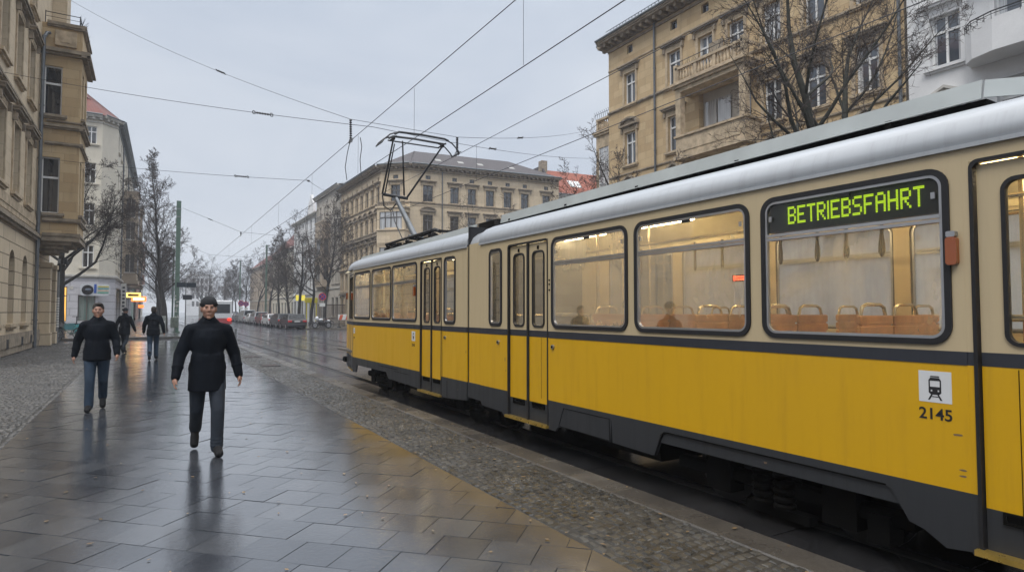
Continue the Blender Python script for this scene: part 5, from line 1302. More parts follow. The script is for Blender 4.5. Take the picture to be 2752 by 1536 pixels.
# ================= people =================
SKIN = simple('skin', (.30, .16, .11), .5, var=.12, vscale=14); JACK = simple('dark_padded_jacket', (.006, .008, .012), .75, var=.4, vscale=5, bmp=.006, bscale=14, spec=.08); JEAN = simple('dark_jeans', (.008, .014, .024), .8, var=.35, vscale=7, bmp=.003, bscale=25)
JEANB = simple('blue_jeans', (.010, .028, .055), .8, var=.35, vscale=7, bmp=.003, bscale=25); SHOE = simple('black_shoe', (.006, .006, .007), .65, spec=.2); CAPM = simple('knitted_cap', (.014, .015, .018), .95, var=.3, bmp=.006, bscale=80); EYEM = simple('eye', (.06, .05, .045), .3); HAIR = simple('dark_hair', (.018, .013, .01), .7)
def fuse(mb, name, mat, voxel, sm=4):
    """fuse the overlapping shapes into one continuous smooth surface"""
    me = mb.mesh(name, mat); ob = bpy.data.objects.new(name, me); COL.objects.link(ob)
    r = ob.modifiers.new('r', 'REMESH'); r.mode = 'VOXEL'; r.voxel_size = voxel; r.use_smooth_shade = True
    s_ = ob.modifiers.new('s', 'SMOOTH'); s_.iterations = sm; s_.factor = .6
    dg = bpy.context.evaluated_depsgraph_get(); dg.update()
    out = bpy.data.meshes.new_from_object(ob.evaluated_get(dg)); out.materials.clear(); out.materials.append(mat)
    out.polygons.foreach_set('material_index', [0] * len(out.polygons)); out.polygons.foreach_set('use_smooth', [True] * len(out.polygons)); bpy.data.objects.remove(ob); bpy.data.meshes.remove(me); return out
def V3(*a): return Vector(a)
def person_meshes(P, voxel=.0075, jeans=JEAN, coat=.71, hair=False):
    """P: joints, figure faces -y"""
    b = MB(); T = Vector(P['chest']); pel = Vector(P['pelvis']); nk = Vector(P['neck']); hd_ = Vector(P['head'])
    b.cap(nk - V3(0, 0, .05), hd_ - V3(0, -.01, .06), .06, .055, 12)
    b.ell(hd_ + V3(0, .005, .03), (.074, .093, .098), 16, 12); b.ell(hd_ + V3(0, -.018, -.045), (.064, .074, .074), 14, 10)   # skull, jaw
    b.ell(hd_ + V3(0, -.075, -.1), (.026, .022, .02), 10, 8); b.ell(hd_ + V3(0, -.082, .035), (.05, .014, .014), 12, 6)      # chin, brow
    b.cap(hd_ + V3(0, -.088, .028), hd_ + V3(0, -.112, -.02), .010, .015, 8)                                                   # nose
    for s in (-1, 1):
        b.ell(hd_ + V3(s * .013, -.098, -.024), .009, 8, 6); b.ell(hd_ + V3(s * .076, .01, -.005), (.012, .022, .034), 8, 8); b.ell(hd_ + V3(s * .036, -.058, -.018), (.034, .03, .036), 10, 8)
    b.ell(hd_ + V3(0, -.09, -.056), (.026, .012, .007), 10, 6); b.ell(hd_ + V3(0, -.088, -.068), (.023, .012, .008), 10, 6)
    b.cap(nk, T, .07, .14, 12); b.ell(T, (.17, .11, .2), 14, 10); b.cap(T, pel, .13, .14, 12); b.ell(pel, (.16, .12, .12), 14, 10)
    for s in ('l', 'r'):
        sh, el, wr = (Vector(P[k + s]) for k in ('sh_', 'el_', 'wr_')); hp, kn, an = (Vector(P[k + s]) for k in ('hp_', 'kn_', 'an_'))
        b.cap(nk - V3(0, 0, .07), sh - V3(0, 0, .01), .05, .055, 10); b.cap(sh, el, .055, .043, 10); b.cap(el, wr, .042, .029, 10); b.cap(hp, kn, .085, .055, 12); b.cap(kn, an, .056, .04, 12)
        d = (wr - el).normalized(); sgn = 1 if s == 'l' else -1
        side_ = Vector((0, -1, 0)); inn = Vector((-sgn, 0, 0))                    # thumb forward, palm inward
        pc = wr + d * .045; b.cap(wr, pc, .026, .03, 10)
        for k in range(4):                                                          # four fingers, curled a little
            o = side_ * (.030 - .020 * k); ln = (.040, .046, .043, .034)[k]; p = wr + d * .082 + o
            b.cap(wr + d * .03 + o * .8, p, .012, .0105, 8); q_ = p + (d * .9 + inn * .35).normalized() * ln * .75; b.cap(p, q_, .0098, .009, 8); q2 = q_ + (d * .55 + inn * .8).normalized() * ln * .6; b.cap(q_, q2, .009, .0075, 8)
        tb = wr + d * .02 + side_ * .028; t1 = tb + (d * .6 + side_ * .6 + inn * .3).normalized() * .042; b.cap(tb, t1, .014, .0115, 8); b.cap(t1, t1 + (d * .9 + side_ * .15 + inn * .4).normalized() * .032, .011, .0085, 8)
    body_ = fuse(b, 'body', SKIN, voxel)
    j = MB(); j.cap(T + V3(0, 0, .05), pel + V3(0, 0, .02), .165, .165, 14); j.ell(T + V3(0, 0, .02), (.20, .14, .24), 16, 12); j.ell(T + V3(0, -.01, -.2), (.18, .15, .2), 16, 12); j.ell(pel + V3(0, 0, .03), (.2, .165, .17), 16, 12)
    j.tube(pel + V3(0, 0, .1), Vector((pel.x, pel.y, coat + .0)), .19, .2, 18); j.ell(nk - V3(0, 0, .03), (.12, .1, .09), 12, 8); j.cap(nk - V3(0, .0, .03), nk + V3(0, -.005, .025), .085, .078, 14)
    for s in ('l', 'r'):
        sh, el, wr = (Vector(P[k + s]) for k in ('sh_', 'el_', 'wr_')); j.cap(nk - V3(0, 0, .08), sh, .095, .085, 12); j.cap(sh, el, .084, .068, 12); j.cap(el, wr - (wr - el).normalized() * .005, .066, .048, 12)
        for k in range(2): j.ring(el + (wr - el) * (.05 + .5 * k), (wr - el), .05, .016, 14, 6)
    for k in range(4): j.ring(Vector((pel.x, pel.y, 1.34 - .15 * k)), (.1 * (-1) ** k, .05, 1), .15, .012, 20, 6)
    jack = fuse(j, 'jacket', JACK, voxel * 1.15, 5)
    t = MB(); t.ell(pel, (.175, .14, .15), 14, 10)
    for s in ('l', 'r'):
        hp, kn, an = (Vector(P[k + s]) for k in ('hp_', 'kn_', 'an_')); t.cap(hp, kn, .102, .073, 14); t.cap(kn, an + V3(0, 0, -.02), .073, .064, 14)
        for k in range(3): t.ring(an + (kn - an) * (.02 + .09 * k), kn - an, .058, .014, 14, 6)
    trou = fuse(t, 'trousers', jeans, voxel * 1.1, 3)
    shoes = []
    for s in ('l', 'r'):
        an = Vector(P['an_' + s]); tw = Vector(P['toe_' + s]); f = (tw - an); fl = Vector((f.x, f.y, f.z)).normalized(); q_ = MB()
        heel = an - fl * .06 + V3(0, 0, -.035 if f.z > -.12 else 0.02); q_.cap(an + V3(0, 0, .0), an - V3(0, 0, .03), .052, .05, 10); q_.cap(heel, tw - fl * .05, .042, .046, 12); q_.cap(tw - fl * .09, tw + V3(.004, 0, 0), .049, .042, 12); q_.cap(tw - fl * .09, tw - V3(.006, 0, 0), .049, .04, 12)
        shoes.append(fuse(q_, 'shoe', SHOE, voxel, 2))
    if hair:
        c = MB(); c.ell(hd_ + V3(0, .018, .05), (.083, .1, .088), 18, 12); c.ell(hd_ + V3(0, .05, -.01), (.078, .065, .08), 14, 10); c.ell(hd_ + V3(.01, -.045, .105), (.055, .05, .03), 12, 8); cap_ = fuse(c, 'hair', HAIR, voxel * .9, 2)
    c = MB(); c.ell(hd_ + V3(0, .012, .062), (.088, .106, .088), 18, 12); c.ring(hd_ + V3(0, .010, .048), (0, .22, 1), .084, .014, 20, 8); cap_ = fuse(c, 'knit_cap', CAPM, voxel * .9, 2) if not hair else cap_
    e = MB()
    for s in (-1, 1): e.ell(hd_ + V3(s * .031, -.078, .010), (.010, .009, .006), 10, 8)
    eye = e.mesh('eyes', EYEM, True)
    return dict(body=body_, jacket=jack, trousers=trou, shoes=shoes, cap=cap_, hair=hair, eye=eye)
def put_person(M, loc, label, rz=0, s=1.0, group=None):
    t = thing('person', loc, label, 'person', group); bd = link('body', M['body'], t)
    link('jacket', M['jacket'], t); link('trousers', M['trousers'], t)
    for k in M['shoes']: link('shoe', k, t)
    link('hair' if M['hair'] else 'knit_cap', M['cap'], t); link('eyes', M['eye'], bd); t.rotation_euler.z = rz; t.scale = (s, s, s); return t
walk = dict(pelvis=(0, .02, .93), chest=(0, -.01, 1.26), neck=(0, .0, 1.49), head=(0, -.025, 1.635),
    sh_l=(.175, .0, 1.385), el_l=(.28, .06, 1.12), wr_l=(.33, .0, .87), sh_r=(-.175, 0, 1.385), el_r=(-.28, -.02, 1.12), wr_r=(-.32, -.14, .88),
    hp_l=(.09, .02, .92), kn_l=(.105, -.14, .50), an_l=(.10, -.16, .105), toe_l=(.115, -.33, .045), hp_r=(-.09, .02, .92), kn_r=(-.10, .06, .50), an_r=(-.10, .38, .24), toe_r=(-.11, .30, .055))
walk2 = dict(walk, wr_l=(.28, -.14, .92), el_l=(.26, .0, 1.15), el_r=(-.27, .09, 1.15), wr_r=(-.31, .06, .90), hp_l=(.09, .02, .92), kn_l=(.09, .05, .50), an_l=(.085, .28, .20), toe_l=(.09, .18, .045), kn_r=(-.085, -.12, .5), an_r=(-.09, -.14, .105), toe_r=(-.10, -.31, .045))
PA = person_meshes(walk); PB_ = person_meshes(walk2, .009, JEANB, .82, True)
put_person(PA, (.60, 7.85, -.006), 'man in a dark jacket and dark jeans striding nearest the camera on the wet slabs', -.03, 1.0)
put_person(PB_, (-.70, 12.15, -.006), 'man in a black jacket and blue jeans walking nearer the left house', .02, .99)
put_person(PB_, (.17, 23.7, 0), 'distant walker in dark clothes seen between the two nearer men', 3.1, 1.0)
# farther blurred walker leaning forward with a bag
put_person(PA, (-.75, 28.0, 0), 'faint far walker in black close to the shop fronts, left of the distant walker', 2.7, .98)
# ================= vehicles =================
TYRE = simple('tyre_rubber', (.014, .014, .015), .75); RIM = simple('alloy_rim', (.3, .3, .31), .35, .8); CGL = simple('car_glass', (.01, .012, .015), .1, spec=.4); REDL = simple('red_tail_lens', (.42, .012, .012), .2, coat=.6); PLATE = simple('plate_white', (.6, .6, .58), .5); HEADL = simple('headlamp_lens', (.55, .56, .58), .15, coat=.5)
def carpaint(name, c): return simple(name, c, .35, .0, var=.1, coat=.35, rvar=.05)
CARP = dict(black=carpaint('black_car_paint', (.012, .012, .014)), white=carpaint('white_car_paint', (.55, .56, .57)), grey=carpaint('dark_grey_car_paint', (.035, .04, .045)), silver=carpaint('silver_car_paint', (.30, .31, .33)), blue=carpaint('dark_blue_car_paint', (.02, .035, .07)), red=carpaint('dark_red_car_paint', (.13, .015, .015)))
def make_car(kind, color, loc, rz, label, group='cars parked along the far kerb'):
    """car pointing +y; profile extruded across with tumblehome, rear at y=0"""
    t = thing('parked_car', (0, 0, 0), label, 'car', group); hw = .89
    Ls, roofz, belt = {'hatch': (4.1, 1.47, .93), 'estate': (4.6, 1.5, .95), 'sedan': (4.5, 1.43, .93), 'suv': (4.5, 1.66, 1.02), 'van': (4.9, 1.92, 1.08)}[kind]
    prof = {'hatch': [(0, .32), (0, .62), (.03, .9), (.12, .98), (.42, roofz - .04), (.7, roofz), (2.0, roofz), (2.4, roofz - .05), (3.1, .97), (3.9, .78), (4.08, .62), (4.1, .3)],
            'estate': [(0, .32), (0, .62), (.03, .92), (.1, .98), (.32, roofz - .05), (.5, roofz), (2.6, roofz), (2.95, roofz - .06), (3.6, .97), (4.4, .78), (4.58, .6), (4.6, .3)],
            'sedan': [(0, .32), (0, .65), (.04, .95), (.5, 1.0), (1.05, roofz - .06), (1.3, roofz), (2.4, roofz), (2.75, roofz - .07), (3.45, .96), (4.3, .76), (4.48, .6), (4.5, .3)],
            'suv': [(0, .38), (0, .72), (.03, 1.0), (.1, 1.06), (.3, roofz - .05), (.5, roofz), (2.5, roofz), (2.85, roofz - .07), (3.5, 1.08), (4.3, .92), (4.48, .7), (4.5, .36)],
            'van': [(0, .36), (0, .75), (.02, 1.05), (.06, 1.12), (.16, roofz - .06), (.3, roofz), (3.2, roofz), (3.6, roofz - .1), (4.2, 1.15), (4.75, .95), (4.9, .7), (4.9, .34)]}[kind]
    def hwz(z): return hw * (1 - .2 * max(0, (z - belt) / (roofz - belt))) * (1 if z > .5 else .97)
    wy = (.78, Ls - .82); bot = []
    for yc in wy[::-1]:
        bot += [(yc + .37 * math.cos(a), .30 + .36 * math.sin(a)) for a in [math.pi * i / 8 for i in range(9)]]
    outline = prof + [(y, max(z, .26)) for y, z in bot if True]
    m = MB(); n = len(outline)
    rnd = [(y, z) for y, z in outline]
    for s in (-1, 1):
        m.panel([rnd], lambda a, b, d, s=s: (s * hwz(b), a, b), 0, 0, back=False)
    v = [(-hwz(z), y, z) for y, z in rnd] + [(hwz(z), y, z) for y, z in rnd]; m.add(v, [(i, (i + 1) % n, n + (i + 1) % n, n + i) for i in range(n)])
    m.build('body', CARP[color], t, 35)
    g = [p for p in prof if p[1] > belt + .03]; yb, yf = g[0][0], g[-1][0]
    for s in (-1, 1):
        m = MB(); k0, k1 = prof[3], [p for p in prof if p[1] > belt + .02][-1]; e = .012
        zlo, zhi = belt + .07, roofz - .1
        def yat(z, side_):
            pts = prof[3:6] if side_ == 0 else prof[7:9]
            a, b = pts[0], pts[-1]; tt = (z - a[1]) / (b[1] - a[1]); return a[0] + (b[0] - a[0]) * tt
        q_ = [(yat(zlo, 0) + .16, zlo), (yat(zlo, 1) - .1, zlo), (yat(zhi, 1) - .08, zhi), (yat(zhi, 0) + .12, zhi)]
        m.add([(s * (hwz(z) + e), y, z) for y, z in q_], [(0, 1, 2, 3)]); m.build('side_window', CGL, t)
    def quad(ya, za, yb_, zb_, k, nm, mt, off):
        m = MB(); d = Vector((0, zb_ - za, -(yb_ - ya))).normalized() * off
        m.add([(-hwz(za) * k, ya + d.y, za + d.z), (hwz(za) * k, ya + d.y, za + d.z), (hwz(zb_) * k, yb_ + d.y, zb_ + d.z), (-hwz(zb_) * k, yb_ + d.y, zb_ + d.z)], [(0, 1, 2, 3)]); return m.build(nm, mt, t)
    a, b = prof[3], prof[4]; f = lambda u: (a[0] + (b[0] - a[0]) * u, a[1] + (b[1] - a[1]) * u)
    p_, q_ = f(.08), f(.95); quad(p_[0], p_[1], q_[0], q_[1], .86, 'rear_window', CGL, -.012)
    a, b = prof[7], prof[8]; p_, q_ = f(.06), f(.92); quad(p_[0], p_[1], q_[0], q_[1], .88, 'windscreen', CGL, -.012)
    for s in (-1, 1):
        m = MB(); m.bevbox(min(s * .5, s * .86), max(s * .5, s * .86), -.02, .1, .70 if kind != 'suv' else .8, .88 if kind != 'suv' else .98, .02); m.build('tail_light', REDL, t)
        m = MB(); m.bevbox(min(s * .45, s * .84), max(s * .45, s * .84), Ls - .2, Ls - .03, .60, .74, .02); m.build('headlight', HEADL, t)
        m = MB(); m.bevbox(min(s * .9, s * 1.04), max(s * .9, s * 1.04), Ls - 1.55, Ls - 1.4, .95, 1.1, .03); m.build('wing_mirror', CARP[color], t)
    m = MB(); m.bevbox(-.26, .26, -.03, .0, .48 if kind != 'hatch' else .72, .59 if kind != 'hatch' else .83, .004); m.build('number_plate', PLATE, t)
    m = MB(); m.bevbox(-.86, .86, -.05, .15, .34, .52, .03); m.bevbox(-.86, .86, Ls - .15, Ls + .04, .3, .5, .03); m.build('bumper', CARP[color], t)
    m = MB(); m.box(-.7, .7, .2, Ls - .2, .2, .32); m.build('underbody', DARK, t)
    for yc in wy:
        for s in (-1, 1):
            m = MB(); m.disc((s * .80, yc, .31), (1, 0, 0), .31, .19, 22); wl = m.build('wheel', TYRE, t, 30)
            m = MB(); m.disc((s * .80, yc, .31), (1, 0, 0), .2, .2, 16); m.build('rim', RIM, wl, 30)
    t.location = loc; t.rotation_euler.z = rz; return t
cz = ROADZ
CL = [('hatch', 'black', 12.2, 60.6, 'black hatchback parked first in the row, beside the bicycles'), ('estate', 'grey', 12.3, 66.3, 'dark grey estate car parked second in the row'), ('sedan', 'white', 12.45, 73.0, 'white saloon parked third in the row'),
      ('hatch', 'red', 12.55, 79.2, 'dark red hatchback half hidden behind the white saloon'), ('suv', 'silver', 12.7, 85, 'silver off-roader in the middle of the parked row'), ('hatch', 'white', 12.8, 91, 'white hatchback sixth in the parked row'), ('van', 'silver', 12.9, 97.5, 'tall silver van in the parked row'),
      ('estate', 'black', 13.1, 104, 'black estate car beyond the silver van'), ('hatch', 'blue', 13.3, 110.5, 'dark blue hatchback near the far end of the row'), ('sedan', 'silver', 13.5, 117, 'silver saloon second to last in the row'), ('suv', 'black', 13.7, 124, 'black off-roader last in the parked row')]
for k, c, x, y, lb in CL: make_car(k, c, (x, y, cz), R(1.2), lb)
# moving vehicle with red rear, at rest here: red and white city bus
def bus():
    t = thing('bus', (6.5, 72, cz), 'red and white city bus driving away down the street, behind the nearest man', 'bus'); X, Y = 6.5, 72; m = MB()
    m.bevbox(X - 1.25, X + 1.25, Y, Y + 11, cz + .35, cz + .95, .08, 1); m.bevbox(X - 1.25, X + 1.25, Y + .01, Y + 10.99, cz + .9, cz + 2.9, .12, 0); m.build('body', [CARP['white'], simple('red_bus_paint', (.30, .03, .03), .35, coat=.4)], t)
    m = MB(); m.box(X - 1.05, X + 1.05, Y - .02, Y, cz + 1.55, cz + 2.5); m.build('rear_window', CGL, t)
    for s in (-1, 1):
        m = MB(); m.box(X + s * 1.251 - .01, X + s * 1.251 + .01, Y + .5, Y + 10.4, cz + 1.5, cz + 2.4); m.build('side_window', CGL, t)
        m = MB(); m.bevbox(X + s * 1.0 - .16, X + s * 1.0 + .16, Y - .05, Y + .02, cz + .75, cz + .98, .02); m.build('tail_light', emit('lit_tail_light', (1, .03, .015), 2.0), t)
        for yy in (2.4, 8.2):
            m = MB(); m.disc((X + s * 1.1, Y + yy, cz + .48), (1, 0, 0), .48, .28, 24); m.build('wheel', TYRE, t, 30)
bus()
# bicycles, motorcycle
def bicycle(loc, rz, label, col, lean=0, group=None, basket=False):
    t = thing('bicycle', (0, 0, 0), label, 'bicycle', group); fm = simple('bicycle_paint', col, .35, .3)
    for y in (-.52, .52):
        m = MB(); m.ring((0, y, .34), (1, 0, 0), .32, .02, 28, 6); w_ = m.build('wheel', TYRE, t, 40)
        m = MB(); m.disc((0, y, .34), (1, 0, 0), .03, .08, 8)
        for k in range(12): a = k * .5236; m.tube((.02 * (-1) ** k, y, .34), (0, y + .31 * math.cos(a), .34 + .31 * math.sin(a)), .0025, n=3)
        m.ring((0, y, .34), (1, 0, 0), .3, .01, 24, 4); m.build('spokes', STEEL, w_)
        m = MB(); m.path([(0, y + .36 * math.cos(a), .34 + .36 * math.sin(a)) for a in [R(20 + 14 * i) for i in range(11)]], .018, 5); m.build('mudguard', IRON, w_)
    m = MB(); bb, st, hd1, hd2, ra, fa = (0, -.08, .3), (0, -.24, .82), (0, .36, .62), (0, .33, .85), (0, -.52, .34), (0, .52, .34)
    for a, b in ((bb, st), (bb, hd1), (st, hd2), (bb, ra), (st, ra), (hd2, hd1), (hd1, fa)): m.tube(a, b, .017, n=8)
    m.build('frame', fm, t, 40)
    m = MB(); m.path([(-.27, .18, 1.0), (-.22, .28, 1.02), (0, .32, .98), (.22, .28, 1.02), (.27, .18, 1.0)], .013, 8); m.tube((0, .33, .85), (0, .32, .99), .014); m.build('handlebar', STEEL, t, 40)
    m = MB(); m.ell((0, -.28, .93), (.08, .13, .035), 12, 8); m.tube((0, -.24, .8), (0, -.27, .92), .013); m.build('saddle', BLACK, t, True)
    m = MB(); m.disc((.03, -.08, .3), (1, 0, 0), .09, .01, 16); m.tube((.05, -.08, .3), (.09, -.02, .16), .01); m.tube((-.05, -.08, .3), (-.09, -.14, .44), .01); m.build('crank', STEEL, t)
    if basket:
        m = MB()
        for z in (.72, .8, .88, .96): m.path([(-.16, .42, z), (.16, .42, z), (.16, .68, z), (-.16, .68, z)], .008, 5, 0, True)
        for k in range(8): m.tube((-.15 + .043 * k, .43, .72), (-.15 + .043 * k, .43, .96), .005, n=4); m.tube((-.15 + .043 * k, .67, .72), (-.15 + .043 * k, .67, .96), .005, n=4)
        m.box(-.16, .16, .42, .68, .70, .72); m.build('basket', STEEL, t)
    t.location = loc; t.rotation_euler = (0, R(lean), rz); return t
bicycle((-4.35, 39.9, .0), R(40), 'silver bicycle leaning on the lamp pole at the end of the left house', (.3, .3, .3), 6)
bicycle((-4.05, 44.9, .0), R(75), 'bicycle with white basket lying near the trunk of the leaning tree', (.05, .12, .10), 22, basket=True)
GB = 'bicycles by the corner of the far pavement'
for i, (x, y, c, lb) in enumerate(((14.35, 59.6, (.4, .4, .42), 'pale bicycle nearest the corner, right of the motorcycle'), (13.9, 60.2, (.05, .05, .06), 'black bicycle between the motorcycle and the black hatchback'), (15.0, 60.6, (.25, .03, .02), 'red bicycle behind the pale one at the corner'))): bicycle((x, y, .0), R(100 + 9 * i), lb, c, 4, GB)
def motorcycle(loc, rz):
    t = thing('motorcycle', (0, 0, 0), 'white motorcycle parked at the corner next to the bicycles', 'motorcycle')
    for y in (-.68, .70):
        m = MB(); m.ring((0, y, .31), (1, 0, 0), .25, .06, 24, 8); w_ = m.build('wheel', TYRE, t, 40); m = MB(); m.disc((0, y, .31), (1, 0, 0), .2, .03, 16); m.build('rim', RIM, w_)
    m = MB(); m.ell((0, .12, .82), (.16, .26, .13), 14, 10); m.ell((0, .5, .95), (.18, .14, .2), 12, 10); m.ell((0, -.62, .72), (.13, .25, .1), 12, 8); m.build('fairing', CARP['white'], t, True)
    m = MB(); m.bevbox(-.14, .14, -.5, -.02, .74, .82, .03); m.build('seat', BLACK, t)
    m = MB(); m.bevbox(-.16, .16, -.25, .3, .3, .62, .05); m.tube((.14, -.1, .3), (.17, -.85, .36), .045); m.build('engine', SOOT, t)
    m = MB(); m.tube((-.07, .7, .31), (-.07, .42, 1.0), .028); m.tube((.07, .7, .31), (.07, .42, 1.0), .028); m.tube((0, -.68, .31), (0, -.1, .4), .04); m.path([(-.36, .25, 1.05), (-.1, .4, 1.08), (.1, .4, 1.08), (.36, .25, 1.05)], .016, 6); m.build('fork', STEEL, t)
    m = MB(); m.disc((0, .64, .95), (0, 1, 0), .09, .05); m.build('headlight', HEADL, t)
    t.location = loc; t.rotation_euler.z = rz
motorcycle((14.1, 59.0, 0), R(105))

# ================= street furniture =================
GREEN = simple('mast_green_paint', (.085, .14, .11), .55, var=.25, vscale=3)
def mast(x, y, h, label, r=.15, group='green overhead line masts', arms=()):
    t = thing('overhead_line_mast', (x, y, 0), label, 'mast', group)
    m = MB(); m.box(x - r, x + r, y - r, y + r, .0, h); m.box(x - r * 1.5, x + r * 1.5, y - r * 1.5, y + r * 1.5, .0, .12); m.build('pole', GREEN, t)
    m = MB()
    for z in (h - .6, h - 1.2): m.tube((x - r - .02, y, z), (x + r + .02, y, z), .04); m.box(x - r - .01, x + r + .01, y - r - .01, y + r + .01, z - .04, z + .04)
    m.build('wire_clamp', STEEL, t); return t
mt = mast(1.85, 52.5, 9.9, 'tall square green mast left of the nearest man, covered with stickers at its foot')
m = MB(); rg = random.Random(9)
for i in range(26): z = rg.uniform(.5, 3.0); x = 1.85 + rg.uniform(-.14, .06); m.box(x, x + rg.uniform(.05, .12), 52.5 - .154 - .002 * (i % 4), 52.5 - .151 - .002 * (i % 4), z, z + rg.uniform(.06, .16))
m.build('sticker', simple('old_stickers', (.42, .42, .40), .6, var=.5, vscale=12), mt)
mast(14.3, 92.5, 11, 'slim green mast among the right row trees, nearer one', .11); mast(14.5, 123, 11, 'slim green mast among the right row trees, farther one', .11); mast(3.0, 100, 10.5, 'far green mast on the left side of the street', .12)
# street name sign and pole
t = thing('street_sign', (2.35, 50.6, 0), 'dark street name sign on a thin pole beside the green mast', 'sign'); m = MB(); m.tube((2.35, 50.6, 0), (2.35, 50.6, 3.9), .035, n=8); m.build('pole', STEEL, t)
m = MB(); m.bevbox(1.75, 3.0, 50.57, 50.6, 3.35, 3.7, .01); m.build('name_plate', simple('dark_blue_sign', (.012, .02, .03), .4), t); m = MB(); m.bevbox(2.15, 2.75, 50.56, 50.58, 2.45, 2.8, .02); m.disc((2.45, 50.55, 2.63), (0, 1, 0), .18, .03); m.build('round_plate', simple('sign_back', (.03, .035, .045), .5), t)
def nostop(x, y, label, h=2.7, r=.42, two=False):
    t = thing('no_stopping_sign', (x, y, 0), label, 'sign', 'round no stopping signs'); m = MB(); m.tube((x, y, 0), (x, y, h + .3), .035, n=8); m.build('pole', STEEL, t)
    m = MB(); m.disc((x, y - .05, h), (0, 1, 0), r, .02, 28); s = m.build('sign_plate', simple('sign_blue', (.03, .04, .22), .4), t, 30)
    m = MB(); m.ring((x, y - .065, h), (0, 1, 0), r * .9, r * .1, 28, 6)
    for a in (45, 135):
        d = Vector((math.cos(R(a)), 0, math.sin(R(a)))) * r * .85; c = Vector((x, y - .067, h)); m.tube(c - d, c + d, r * .09, n=6)
    m.build('red_ring', simple('sign_red', (.45, .02, .03), .4), s)
    m = MB(); m.bevbox(x - .28, x + .28, y - .06, y - .045, h - 1.0, h - .65, .005); m.build('supplement_plate', PLATE, t)
nostop(15.3, 64.0, 'round no stopping sign beside the corner house, right of the parked cars', 3.1, .38); nostop(13.9, 116, 'far round no stopping sign at the start of the parked row', 3.0, .5); nostop(14.9, 117.5, 'second far no stopping sign just right of the first', 2.9, .45)
# bollard posts with rail by the crossing kerb
t = thing('crowd_barrier', (3.1, 28.5, 0), 'low steel barrier of two posts behind the nearest man, at the kerb', 'barrier')
for y in (27.4, 29.6):
    m = MB(); m.tube((3.1, y, 0), (3.1, y, .9), .04, n=10); m.ell((3.1, y, .9), .042, 10, 6); m.build('post', STEEL, t, 40)
for z in (.8, .42):
    m = MB(); m.tube((3.1, 27.42, z), (3.1, 29.58, z), .022, n=8); m.build('rail', STEEL, t)
# lamp pole at the left house end with wall light
t = thing('sign_pole', (-4.0, 39.25, 0), 'stickered grey pole with a small lamp at the end of the left house', 'pole'); m = MB(); m.tube((-4.0, 39.25, 0), (-4.0, 39.25, 4.3), .055, n=10); m.build('pole', STEEL, t, 40)
m = MB()
for i in range(12): z = .8 + .13 * i; m.tube((-4.0, 39.25, z), (-4.0, 39.25, z + .09), .058, n=10)
m.build('sticker', PLATE, t)
m = MB(); m.tube((-4.0, 39.25, 4.2), (-3.7, 39.2, 4.3), .02); m.lathe([(.03, .3), (.07, .2), (.12, .0), (.1, -.02)], (-3.7, 39.2, 4.05), 12); m.lathe([(.05, .2), (.09, .1), (.08, -.2), (.04, -.28)], (-4.0, 39.25, 3.9), 10); m.build('lamp_head', IRON, t, 40)
# kick scooter near the cream house
t = thing('kick_scooter', (-4.2, 52, 0), 'teal kick scooter standing before the grey painted shop wall', 'scooter'); m = MB(); m.bevbox(-4.3, -4.1, 51.6, 52.4, .12, .2, .02); m.bevbox(-4.33, -4.07, 51.5, 51.7, .2, .75, .04); m.build('deck', simple('scooter_teal', (.05, .3, .33), .4), t)
m = MB(); m.tube((-4.2, 51.6, .15), (-4.2, 51.7, 1.25), .03, n=8); m.tube((-4.45, 51.7, 1.25), (-3.95, 51.7, 1.25), .02, n=8); m.build('stem', IRON, t)
for y in (51.45, 52.5):
    m = MB(); m.disc((-4.2, y, .12), (1, 0, 0), .12, .05); m.build('wheel', TYRE, t, 30)
t = thing('utility_box', (-6.6, 50, 0), 'low dark planter box beside the trunk of the leaning tree', 'planter'); m = MB(); m.bevbox(-9.5, -5.6, 49.2, 50.2, 0, .42, .03); m.build('trough', simple('dark_planter', (.05, .05, .05), .7), t); m = MB(); rg = random.Random(5)
for i in range(160): x, y = rg.uniform(-9.4, -5.7), rg.uniform(49.3, 50.1); m.tube((x, y, .4), (x + rg.uniform(-.1, .1), y + rg.uniform(-.1, .1), .5 + rg.random() * .2), .02, .004, 4)
m.build('planting', simple('low_evergreen', (.03, .05, .025), .8), t)
# shop signs on the cream house
t = thing('shop_sign', (-4.1, 66.8, 3), 'shop sign board with a round dark emblem, blue bar and yellow and teal stripes', 'sign'); m = MB(); m.panel([rrect(-5.25, -3.0, 3.0, 4.08, .3)], lambda a, b, d: (a, 66.75 - d, b), .06, 0); bd = m.build('board', simple('sign_white', (.5, .52, .55), .4), t)
m = MB(); m.disc((-4.68, 66.67, 3.52), (0, 1, 0), .44, .04, 32); m.build('emblem', simple('sign_black', (.01, .01, .013), .3), bd, 30)
m = MB(); m.ell((-4.64, 66.64, 3.56), (.24, .03, .1), 16, 8); m.build('emblem_eye', simple('sign_grey', (.12, .15, .2), .3), bd)
m = MB(); m.box(-4.2, -4.02, 66.66, 66.685, 3.25, 4.05); m.build('blue_bar', simple('sign_blue_bar', (.03, .09, .38), .4), bd)
for z, c in ((3.78, (.45, .42, .06)), (3.6, (.10, .30, .30)), (3.42, (.55, .42, .30)), (3.24, (.12, .35, .25))):
    m = MB(); m.box(-3.92, -3.1, 66.66, 66.685, z, z + .1); m.build('stripe', simple('sign_stripe', c, .4), bd)
LITY = emit('lit_sign_yellow', (1, .66, .16), 1.5); LITR = emit('lit_sign_orange', (1, .20, .04), 1.5); LITW = emit('lit_sign_white', (1, .8, .45), 1.6)
